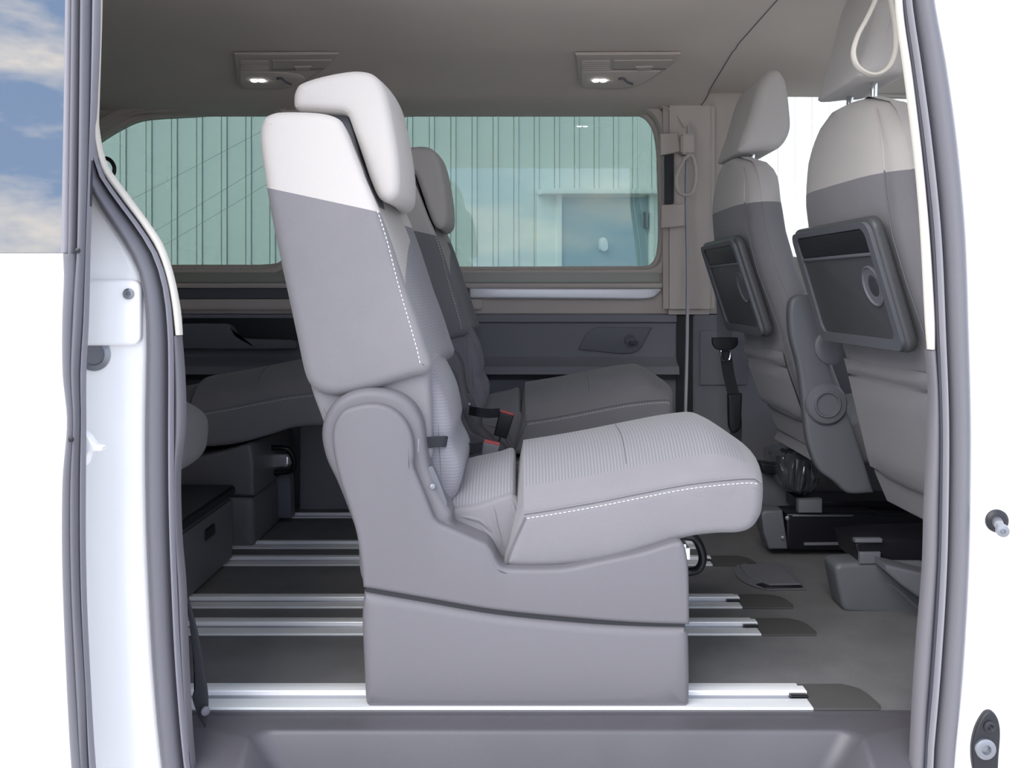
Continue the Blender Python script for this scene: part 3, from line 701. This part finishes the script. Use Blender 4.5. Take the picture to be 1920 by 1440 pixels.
    lathe('tilt_button', P(811, 912, 1.736), (.3, -1, .1), [(.005, -.006), (.005, .002), (.003, .003), (.001, .003)], M['steel'], T, 14)
    return T
seatA = seat_row2('grey and cream fabric seat in the middle of the door opening, nearest the sill')
def dup(root, loc, label, skip=(), lean=0, bx=0):
    r = root.copy(); COL.objects.link(r); r.location = loc; r['label'] = label
    for ch in list(root.children):
        if ch.name.split('.')[0] in skip: continue
        c = ch.copy(); COL.objects.link(c); c.parent = r
        if lean and ch.name.split('.')[0] in ('shoulder_cover', 'backrest', 'light_back_insert', 'back_insert', 'headrest', 'neck_pad', 'lower_back', 'side_gusset'): c.location.x -= lean
        if ch.name.split('.')[0] in ('side_cover', 'base_cover', 'base_core', 'release_handle', 'handle_bracket'): c.location.z -= loc[2]; c.location.x += bx
        for g in ch.children:
            d = g.copy(); COL.objects.link(d); d.parent = c
    return r
seatB = dup(seatA, (.01, 3.035, .02), 'grey and cream fabric seat behind the nearest seat, by the big far window')
seatC = dup(seatA, (-1.19, 1.985, .055), 'rounded grey seat cushion just inside the left door pillar', lean=.2)
seatD = dup(seatA, (-1.01, 3.03, .045), 'dark grey rear row seat cushion against the far wall at the left', lean=.2, bx=-.10)
for c in seatB.children:
    if c.name.startswith('base') or c.name.startswith('side_cover'): pass
# ---- storage box under the rear row
sb = thing('storage_box', 'black lidded storage box on the floor under the rear row', 'box', (-.95, 2.4, 0))
box('box_body', -1.25, -.818, 2.235, 2.66, .006, .185, M['plas_dark'], sb, .008)
box('box_lid', -1.26, -.812, 2.23, 2.67, .188, .216, M['blackp'], sb, .006)
box('box_latch', -.822, -.812, 2.42, 2.49, .12, .15, M['blackp'], sb, .003)
pst = ppill('seat_post', [(506, 892, 'c'), (536, 889, 'c'), (543, 896), (546, 972, 'c'), (508, 972, 'c')], 3.08, 3.14, M['plas_dark'], None, r=.006)
tag(pst, 'narrow dark grey upright post on the rear row floor, below the black looped handle', 'post')
wa = ppill('wheel_arch_trim', [(560, 800, 'c'), (640, 780, 'c'), (700, 860), (720, 962, 'c'), (560, 962, 'c')], 3.292, 3.34, M['panel_dark'], fw, r=.01)

# ---- belts and buckles between the middle seats
def buckle(p, ax, lab, grey=False):
    b = thing('belt_buckle', lab, 'buckle', tuple(p)); ax = Vector(ax).normalized(); sd = Vector((0, 1, 0)).cross(ax).normalized(); hw, hh = .019, .034
    pts = [p+sd*a+ax*c for a, c in ((-hw, -hh), (hw, -hh), (hw*1.1, hh), (-hw*1.1, hh))]
    finish('housing', pillow_bm(pts, (0, .026, 0), .004), M['buck' if grey else 'blackp'], b)
    pts = [p+sd*a+ax*c+Vector((0, .002, 0)) for a, c in ((-hw*1.02, hh-.001), (hw*1.02, hh-.001), (hw*1.02, hh+.005), (-hw*1.02, hh+.005))]
    finish('release_button', pillow_bm(pts, (0, .022, 0), .002), M['red'], b)
    ribbon('strap', [p-ax*hh*.9+Vector((0, .013, 0)), p-ax*(hh+.05)+Vector((0, .013, 0)), p-ax*(hh+.11)+Vector((-.01, .013, 0)), Vector((p.x-.10, p.y+.013, .10)), Vector((p.x-.11, p.y+.013, .004))], (0, 1, 0), .022, .006, M['web'], b)
    return b
buckle(P(944, 798, 2.62), (.28, 0, 1), 'black belt buckle with red button beside the far middle seat')
buckle(P(916, 858, 2.30), (.22, 0, 1), 'grey belt buckle with red button behind the nearest seat cushion', True)
bl = thing('lap_belt', 'short dark belt webbing coming out of the nearest seat hinge', 'belt', tuple(P(815, 830, 1.79)))
ribbon('webbing', [P(786, 832, 1.76), P(812, 829, 1.78), P(836, 828, 1.80), P(852, 832, 1.90), P(890, 842, 2.15)], (.1, 0, 1), .021, .002, M['web'], bl)
box('slot_frame', P(784, 0, 1.75).x, P(788, 0, 1.75).x, 1.735, 1.76, P(0, 846, 1.75).z, P(0, 820, 1.75).z, M['steel'], bl, .001)
bl2 = thing('lap_belt', 'short dark belt webbing behind the nearest backrest, at the grey buckle', 'belt', tuple(P(880, 845, 2.3)))
ribbon('webbing', [P(846, 846, 2.18), P(856, 848, 2.28), P(880, 844, 2.27), P(904, 838, 2.27)], (.1, 0, 1), .026, .002, M['web'], bl2)
bl3 = thing('lap_belt', 'short black belt webbing beside the black buckle of the far middle seat', 'belt', tuple(P(915, 775, 2.7)))
ribbon('webbing', [P(880, 770, 2.80), P(892, 772, 2.66), P(915, 775, 2.65), P(936, 774, 2.64)], (.1, 0, 1), .026, .002, M['web'], bl3)
# ---- long pale belt of the far pillar
vb = thing('seat_belt', 'pale vertical seat belt edge with plastic loop on the far pillar', 'belt', tuple(P(1289, 500, 3.25)))
ribbon('webbing', [P(1291, 236, 3.26), P(1288, 290, 3.26), P(1287, 380, 3.24), P(1289, 500, 3.22), P(1288, 640, 3.16), P(1284, 800, 3.08)], (.1, 1, 0), .04, .0085, M['web_g'], vb)
finish('guide_loop', tube_bm([P(a, b, 3.22) for a, b in smooth([(1283, 298), (1296, 292), (1303, 312), (1303, 340), (1296, 362), (1284, 366), (1272, 360), (1267, 340), (1272, 318), (1280, 305)], True, 4)], .009, 10, closed=True, flat=.7), M['beige'], vb)
box('anchor_block', bx(1275, 3.26), bx(1300, 3.26), 3.235, 3.30, P(0, 290, 3.25).z, P(0, 252, 3.25).z, M['beige'], vb, .006)
# ---- belt with tongue, between far seat and pillar
tb = thing('seat_belt', 'dark seat belt with silver tongue hanging beside the far front seat', 'belt', tuple(P(1360, 650, 3.15)))
ribbon('webbing', [P(1357, 560, 3.18), P(1358, 600, 3.17), P(1359, 645, 3.16)], (1, 0, .0), .050, .002, M['plas_seat'], tb)
ribbon('webbing', [P(1359, 650, 3.16), P(1366, 700, 3.15), P(1376, 745, 3.13), P(1380, 800, 3.10), P(1378, 850, 3.06), P(1376, 960, 3.05), P(1376, 982, 3.07)], (1, .25, 0), .042, .002, M['web'], tb)
ppill('tongue_grip', [(1336, 633, 'c'), (1384, 633, 'c'), (1384, 646), (1372, 656), (1346, 656), (1337, 646)], 3.135, 3.155, M['blackp'], tb, r=.004)
tg = smooth([(1352, 656, 'c'), (1370, 656, 'c'), (1369, 670), (1366, 675), (1356, 675), (1353, 668)], True, 3)
finish('tongue', tube_bm([P(v.x, v.y, 3.145) for v in tg], .0035, 8, closed=True), M['chrome'], tb)
ppill('buckle_stalk', [(1366, 740, 'c'), (1392, 738, 'c'), (1391, 770), (1388, 800), (1376, 812), (1368, 800)], 3.08, 3.11, M['blackp'], tb, r=.005)
# ---- hanging belt by the left pillar
hb = thing('seat_belt', 'dark seat belt end hanging over the sill at the left pillar', 'belt', tuple(P(378, 1340, 1.66)))
ppill('webbing', [(349, 1120, 'c'), (352, 1120, 'c'), (372, 1200), (387, 1290), (389, 1330), (384, 1366, 'c'), (372, 1345), (360, 1310), (364, 1290), (360, 1220)], 1.648, 1.655, M['web'], hb, r=.002)
lathe('anchor_bolt', P(384, 1332, 1.646), (.8, -1, 0), [(.008, 0), (.008, .005), (.004, .007), (.001, .007)], M['plas_dark'], hb, 16)
# small dark hook inside the rear quarter
hk = tube_bm(smooth([tuple(P(a, b, 3.2)) for a, b in ((196, 298), (206, 300), (214, 312), (213, 326), (205, 330), (199, 320))], True, 3), .007, 8, closed=True)
tag(finish('coat_hook', hk, M['blackp']), 'small black ring hook at the left edge of the rear window', 'hook')

# ------------------------------------------------------------------ front seats
def lerp_tab(tab, z):
    if z <= tab[0][0]: return tab[0][1]
    for (a, va), (b, vb_) in zip(tab, tab[1:]):
        if z <= b: return va+(vb_-va)*(z-a)/(b-a)
    return tab[-1][1]
def front_seat(label, yc, hw, back, zb, ztop, yaw, base=(0, 0, 0)):
    T = thing('front_seat', label, 'seat', (lerp_tab(back, .5)+.1, yc, 0), 'fabric front seats seen from behind')
    nz = 34; seg = 36; bm = bmesh.new(); rings = []
    zs = [zb+(ztop-zb)*i/nz for i in range(nz+1)]
    for i, z in enumerate(zs):
        t = (z-zb)/(ztop-zb)
        wd = hw*(.975+.025*math.sin(math.pi*min(1, t*1.25)))
        if t > .72: k = (t-.72)/.28; wd = wd*(1-.42*k**2.6)
        if t > .965: wd -= hw*.16*((t-.965)/.035)**2
        if t < .05: wd *= .93+.07*t/.05
        th = .15-.03*t
        if t > .9: th = th*math.sqrt(max(.05, 1-((t-.9)/.115)**2))
        x0 = lerp_tab(back, z)+.004
        ring = []
        for j in range(seg):
            a = 2*math.pi*j/seg; e = .42
            cy = math.copysign(abs(math.sin(a))**e, math.sin(a)); cx = -math.copysign(abs(math.cos(a))**e, math.cos(a))
            y = yc+cy*wd; dx = x0+th/2+cx*th/2
            dx += .030*abs(cy)**4*(1 if cx < 0 else -.6)
            dx += yaw*(yc+hw-y)
            ring.append(bm.verts.new((dx, y, z)))
        rings.append(ring)
    for a, b in zip(rings, rings[1:]):
        for j in range(seg): bm.faces.new((a[j], a[(j+1) % seg], b[(j+1) % seg], b[j]))
    bm.faces.new(rings[0][::-1]); bm.faces.new(rings[-1])
    zc = 1.012
    cut(bm, (0, 0, zc), (0, 0, 1))
    finish('shoulder_cover', keep(bm, lambda f: f.calc_center_median().z > zc), M['fab_light'], T, 70)
    bk = finish('backrest', keep(bm, lambda f: f.calc_center_median().z <= zc), M['fab_grey'], T, 70)
    bm.free()
    X = lambda z, y: lerp_tab(back, z)+yaw*(yc+hw-y)
    # seam down both edges of the rear face
    for sgn in (-1,):
        q = []
        for i in range(16):
            z = zb+.03+(zc-zb-.03)*i/15; y = yc+sgn*hw*.86; q.append(Vector((X(z, y)+.008, y, z)))
        finish('seam', tube_bm(q, .0016, 6), M['plas_dark'], bk)
        q = []
        for i in range(9):
            t = i/8; z = zc+.004+(ztop-.04-zc)*t; y = yc+sgn*hw*(.86-.28*t**2.2); q.append(Vector((X(z, y)+.008+.012*t*t, y, z)))
        finish('seam', tube_bm(q, .0012, 6), M['beige'], bk)
    # folding table
    ya, yb = yc+hw*.74, yc-hw*.84; za, zb_ = .648, .928
    o = Vector((X(za, (ya+yb)/2), (ya+yb)/2, za)); v = Vector((X(zb_, (ya+yb)/2), (ya+yb)/2, zb_))-o; hgt = v.length; v.normalize()
    u = Vector((yaw, -1, 0)).normalized(); n = u.cross(v).normalized()
    if n.x > 0: n = -n
    W2 = abs(ya-yb)/2
    q = lambda a, b, d=0: o+u*a+v*b+n*d
    def pan(name, a0, b0, a1, b1, r, d0, th, m, par, rr=.004):
        pts = [q(a, b, d0+th) for a, b in rrect(a0, b0, a1, b1, r)]
        return finish(name, pillow_bm(pts, -n*th, rr), m, par, 35)
    tb_ = pan('folding_table', -W2, 0, W2, hgt, .030, .003, .026, M['tray'], T, .010)
    bm = bmesh.new(); outer = rrect(-W2+.008, .008, W2-.008, hgt-.008, .026); inner = rrect(-W2+.032, .030, W2-.036, hgt-.020, .022)
    vs = [[bm.verts.new(q(a, b, d)) for a, b in ring] for ring, d in ((outer, .028), (outer, .037), (inner, .035), (inner, .028))]
    for A, B in zip(vs, vs[1:]):
        for k in range(len(A)): bm.faces.new((A[k], A[(k+1) % len(A)], B[(k+1) % len(A)], B[k]))
    finish('table_rim', bm, M['plas_seat'], tb_, 30)
    pan('table_pocket', -W2+.034, hgt-.072, W2-.038, hgt-.022, .012, .028, .004, M['blackp'], tb_, .002)
    pan('table_ridge', -W2+.034, hgt-.080, W2-.038, hgt-.073, .003, .028, .006, M['plas_dark'], tb_, .002)
    c = q(W2-.080, hgt*.50, .029)
    finish('pull_ring', lathe_bm(c, n, [(.045, 0), (.045, .003), (.042, .0045), (.039, .001), (.001, -.0015)], 32), M['plas_dark'], tb_, 35)
    # map pocket
    def face_patch(name, z0, z1_, y0, y1, lift, m, ny=10, nz_=8):
        bm = bmesh.new(); g = []
        for i in range(nz_+1):
            row = []
            for j in range(ny+1):
                z = z0+(z1_-z0)*i/nz_; y = y0+(y1-y0)*j/ny
                e = min(1, min(i, nz_-i)/1.0)*min(1, min(j, ny-j)/1.0)
                zz_ = z+(.03*(y0-y)/(y0-y1) if i == nz_ else 0)*0
                row.append(bm.verts.new((X(z, y)-lift*e+.006*(1-e), y, zz_)))
            g.append(row)
        for i in range(nz_):
            for j in range(ny): bm.faces.new((g[i][j], g[i][j+1], g[i+1][j+1], g[i+1][j]))
        return finish(name, bm, m, T, 70)
    face_patch('map_pocket', zb+.012, .555, yc+hw*.72, yc-hw*.80, .008, M['fab_grey'])
    face_patch('pocket_band', .562, .60, yc+hw*.72, yc-hw*.80, .006, M['fab_grey'], nz_=3)
    # lower flap
    fy0, fy1 = yc+hw*.78, yc-hw*.9
    pts = [Vector((X(zb, y)+dx, y, z)) for y, z, dx in ((fy0, zb+.005, .012), (fy1, zb+.005, .012), (fy1, zb-.085, .05), (fy0, zb-.085, .05))]
    finish('lower_flap', pillow_bm(pts, (.05, 0, .015), .014), M['fab_grey'], T)
    # seat cushion and its pan
    xr = X(zb, yc)
    cpn = [(xr+.04, .29), (xr+.10, .40), (xr+.30, .44), (xr+.52, .45), (xr+.56, .42), (xr+.55, .33), (xr+.30, .29)]
    finish('cushion', pillow_bm([Vector((a, yc-hw*.9, b)) for a, b in cpn], (0, hw*1.8, 0), .03), M['fab_grey'], T)
    # headrest
    hx = X(1.2, yc)-.003+base[0]; hz = base[1]
    hp_ = [(hx, hz), (hx+.03, hz+.10), (hx+.058, hz+.21), (hx+.085, hz+.258), (hx+.115, hz+.262), (hx+.138, hz+.225), (hx+.150, hz+.13), (hx+.150, hz+.06), (hx+.118, hz+.005), (hx+.06, hz-.004), (hx+.01, hz-.008)]
    pts = [Vector((v.x, yc-.155, hz+(v.y-hz)*base[2])) for v in smooth(hp_, True, 5)]
    hd = finish('headrest', pillow_bm(pts, (0, .31, 0), .030, m=6), M['fab_light'], T, 60)
    for sgn in (-1, 1):
        finish('headrest_post', tube_bm([Vector((hx+.055, yc+sgn*.075, ztop-.06)), Vector((hx+.06, yc+sgn*.075, hz+.03))], .008, 12), M['chrome'], T)
    return T
backN = [(.30, .885), (.334, .871), (.473, .838), (.583, .812), (.68, .783), (.79, .745), (.8875, .716), (.99, .702), (1.095, .700), (1.15, .708), (1.2, .722)]
backF = [(.36, .80), (.43, .768), (.56, .722), (.673, .694), (.83, .634), (.937, .608), (1.025, .600), (1.10, .604), (1.2, .62)]
front_seat('near front seat with large grey folding table, cut by the right pillar', 2.14, .30, backN, .315, 1.19, .045, (-.008, 1.236, 1.0))
front_seat('far front seat with small dark folding table, beside the far pillar', 2.80, .285, backF, .40, 1.155, .01, (.0, 1.172, .87))
# ---- plastic side cover of the far front seat with two round pivots
sc = thing('seat_hinge_cover', 'grey plastic hinge cover with round caps between the front seats', 'cover', tuple(P(1550, 800, 2.5)))
ppill('cover_panel', [(1486, 560), (1530, 560), (1560, 700), (1600, 800), (1640, 925, 'c'), (1592, 926), (1566, 905), (1535, 880), (1516, 830), (1508, 770), (1498, 690), (1482, 620)], 2.46, 2.50, M['plas_seat'], sc, r=.010)
lathe('pivot_cap', P(1548, 757, 2.462), (0, -1, 0), [(.055, 0), (.055, .008), (.050, .014), (.037, .016), (.034, .020), (.030, .020), (.028, .014), (.001, .014)], M['plas_seat'], sc, 36)
lathe('pivot_cap', P(1560, 650, 2.462), (0, -1, 0), [(.048, 0), (.048, .008), (.042, .012), (.030, .013), (.001, .010)], M['plas_seat'], sc, 36)
# ---- hanging cream strap loop at the near pillar
lp3 = smooth([(1655, -60), (1645, -10), (1628, 30), (1608, 68), (1600, 100), (1608, 125), (1630, 139), (1650, 138), (1668, 124), (1678, 98), (1680, 70), (1676, 30), (1668, -10), (1660, -60)], False, 5)
lo3 = thing('strap_loop', 'cream plastic belt loop hanging before the near front headrest', 'loop', tuple(P(1640, 100, 1.80)))
finish('loop', tube_bm([P(v.x, v.y, 1.80) for v in lp3], .0045, 10, up=(0, 1, 0), flat=2.2), M['cream'], lo3)
finish('anchor', box_bm(P(1645, 0, 1.8).x, P(1672, 0, 1.8).x, 1.785, 1.815, P(0, -60, 1.8).z, 1.4985, .004), M['cream'], lo3)
# ---- seat consoles and hardware on the floor at the front
k1 = thing('steel_subframe', 'black steel front seat frame behind the grey pedestals', 'frame', tuple(P(1600, 1035, 2.75)))
ppill('frame_beam', [(1474, 962), (1642, 962), (1650, 966), (1760, 970), (1760, 1032), (1482, 1032), (1474, 1024)], 2.70, 2.80, M['black'], k1, sm=False, r=.008)
ppill('frame_rail', [(1500, 940), (1800, 940), (1800, 962), (1500, 962)], 2.80, 2.95, M['black'], k1, sm=False, r=.004)
ppill('bright_edge', [(1486, 966), (1600, 966), (1600, 969), (1486, 969)], 2.694, 2.70, M['steel'], k1, sm=False, r=.001)
ppill('lower_rib', [(1508, 1018), (1605, 1017), (1605, 1022), (1508, 1023)], 2.692, 2.70, M['plas_dark'], k1, sm=False, r=.001)
ppill('end_tab', [(1498, 938), (1542, 936), (1542, 962), (1498, 962)], 2.69, 2.72, M['plas_dark'], k1, sm=False, r=.003)
lathe('bolt', P(1476, 971, 2.70), (-.3, -1, 0), [(.006, 0), (.006, .005), (.001, .006)], M['steel'], k1, 12)
lathe('bolt', P(1467, 1008, 2.70), (-.3, -1, 0), [(.006, 0), (.006, .005), (.001, .006)], M['steel'], k1, 12)
ppill('end_bracket', [(1428, 964), (1434, 958), (1468, 958), (1478, 1030), (1442, 1030), (1432, 1000)], 2.70, 2.78, M['plas_seat'], k1, sm=False, r=.006)
k2 = thing('seat_slide', 'black steel seat slide on top of the near grey pedestal', 'slide', tuple(P(1680, 1055, 2.4)))
ppill('slide_rail', [(1602, 1018), (1658, 1012), (1800, 1008), (1800, 1058), (1612, 1057)], 2.25, 2.40, M['black'], k2, sm=False, r=.006)
ppill('slide_tab', [(1612, 1036), (1652, 1036), (1652, 1058), (1612, 1058)], 2.236, 2.25, M['plas_dark'], k2, sm=False, r=.003)
ppill('slide_tab', [(1604, 1011), (1655, 1011), (1655, 1018), (1604, 1018)], 2.240, 2.26, M['plas_dark'], k2, sm=False, r=.002)
k3 = thing('seat_pedestal', 'grey plastic seat pedestal on the carpet, at the right pillar', 'pedestal', tuple(P(1640, 1150, 2.25)))
ppill('pedestal_front', [(1566, 1068), (1574, 1059), (1590, 1057), (1760, 1060), (1760, 1160), (1740, 1158), (1600, 1150), (1583, 1144), (1576, 1120)], 2.24, 2.33, M['plas_seat'], k3, r=.012, n=4)
ppill('pedestal_wing', [(1660, 1058), (1770, 1085), (1770, 1145), (1736, 1130), (1690, 1098), (1660, 1070)], 2.17, 2.25, M['plas_dark'], k3, r=.008, sm=False)
finish('edge_wire', tube_bm(smooth([tuple(P(a, b, 2.18)) for a, b in ((1668, 1096), (1690, 1112), (1712, 1132), (1735, 1150))], False, 3), .003, 6), M['steel'], k3)
k4 = thing('wrapped_unit', 'dark box wrapped in shiny clear film between the front seats', 'box', tuple(P(1500, 930, 2.9)))
fb = smooth([(1462, 862), (1474, 852), (1500, 850), (1528, 858), (1536, 880), (1534, 915), (1508, 930), (1484, 924), (1466, 905)], True, 4)
bmw = pillow_bm([P(v.x, v.y, 2.86) for v in fb], (0, .2, 0), .02, mid=6)
for v in bmw.verts: v.co += Vector([random.uniform(-.003, .003) for _ in range(3)])
finish('film', bmw, M['film'], k4, 20)
for a, b in (((1508, 875), (1500, 925)), ((1514, 868), (1516, 880))):
    finish('film_fold', tube_bm([P(*a, 2.855), P((a[0]+b[0])/2+2, (a[1]+b[1])/2, 2.845), P(*b, 2.855)], [.002, .006, .002], 6), M['film'], k4)
ppill('bracket', [(1426, 868), (1460, 872), (1460, 890), (1432, 888)], 2.9, 2.96, M['black'], k4, sm=False, r=.004)
k5 = ppill('tunnel_console', [(1428, 882, 'c'), (1470, 900), (1510, 930), (1520, 958, 'c'), (1440, 958), (1424, 920)], 2.98, 3.10, M['plas_seat'], None, r=.012)
tag(k5, 'blue grey sloped console end under the film wrapped box', 'console')

# ------------------------------------------------------------------ ceiling consoles, grab handle
def console(dx, label):
    p0 = CP+CN*.004
    r_ = thing('roof_console', label, 'roof console', tuple(hit(1150+dx, 130, CP, CN)), 'roof consoles above the windows')
    f = lambda pts: [(a+dx, b)+tuple(c) for a, b, *c in pts]
    plate('frame', f([(1079, 97, 'c'), (1276, 96, 'c'), (1258, 118), (1215, 148), (1190, 158), (1160, 163), (1094, 161), (1087, 154)]), p0, CN, .010, M['beige'], r_)
    plate('centre_panel', f([(1090, 127, 'c'), (1238, 126, 'c'), (1205, 148), (1185, 155), (1150, 158), (1096, 156)]), p0, CN, .004, M['liner'], r_, lift=.010)
    for k in range(5): plate('vent_slat', f([(1091, 107+k*4), (1144, 107+k*4), (1144, 109.4+k*4), (1091, 109.4+k*4)]), p0, CN, .004, M['beige'], r_, sm=False, lift=.010, r=.001)
    plate('compartment_lid', f([(1151, 106), (1262, 105), (1250, 121), (1151, 122)]), p0, CN, .004, M['beige'], r_, sm=False, lift=.010, r=.002)
    plate('lid_pull', f([(1192, 116), (1224, 115), (1220, 122), (1196, 123)]), p0, CN, .009, M['beige'], r_, sm=False, lift=.010, r=.002)
    plate('lid_gap', f([(1150, 122.5), (1250, 121.5), (1248, 123.5), (1150, 124.2)]), p0, CN, .001, M['blackp'], r_, sm=False, lift=.0102, r=0)
    for cx in (1117, 1131):
        c = hit(cx+dx, 143, p0, CN)
        lathe('spot_lamp', c, CN, [(.0105, .010), (.0105, .016), (.007, .018), (.001, .018)], M['led'], r_, 18)
    finish('coat_hook', tube_bm(smooth([tuple(hit(a+dx, b, p0, CN)+CN*.018) for a, b in ((1160, 138), (1168, 137), (1176, 144), (1186, 148))], False, 3), .004, 8), M['plas_dark'], r_)
    return r_
console(0, 'roof console with two lit spots above the big far window')
console(-640, 'roof console with two lit spots left of the nearest headrest')
gh = tube_bm(smooth([tuple(P(a, b, 3.2)) for a, b in ((1502, 150), (1506, 128), (1520, 114), (1545, 110), (1600, 110))], False, 4), .009, 8)
tag(finish('grab_handle', gh, M['beige']), 'beige curved grab handle on the roof behind the near front headrest', 'handle')
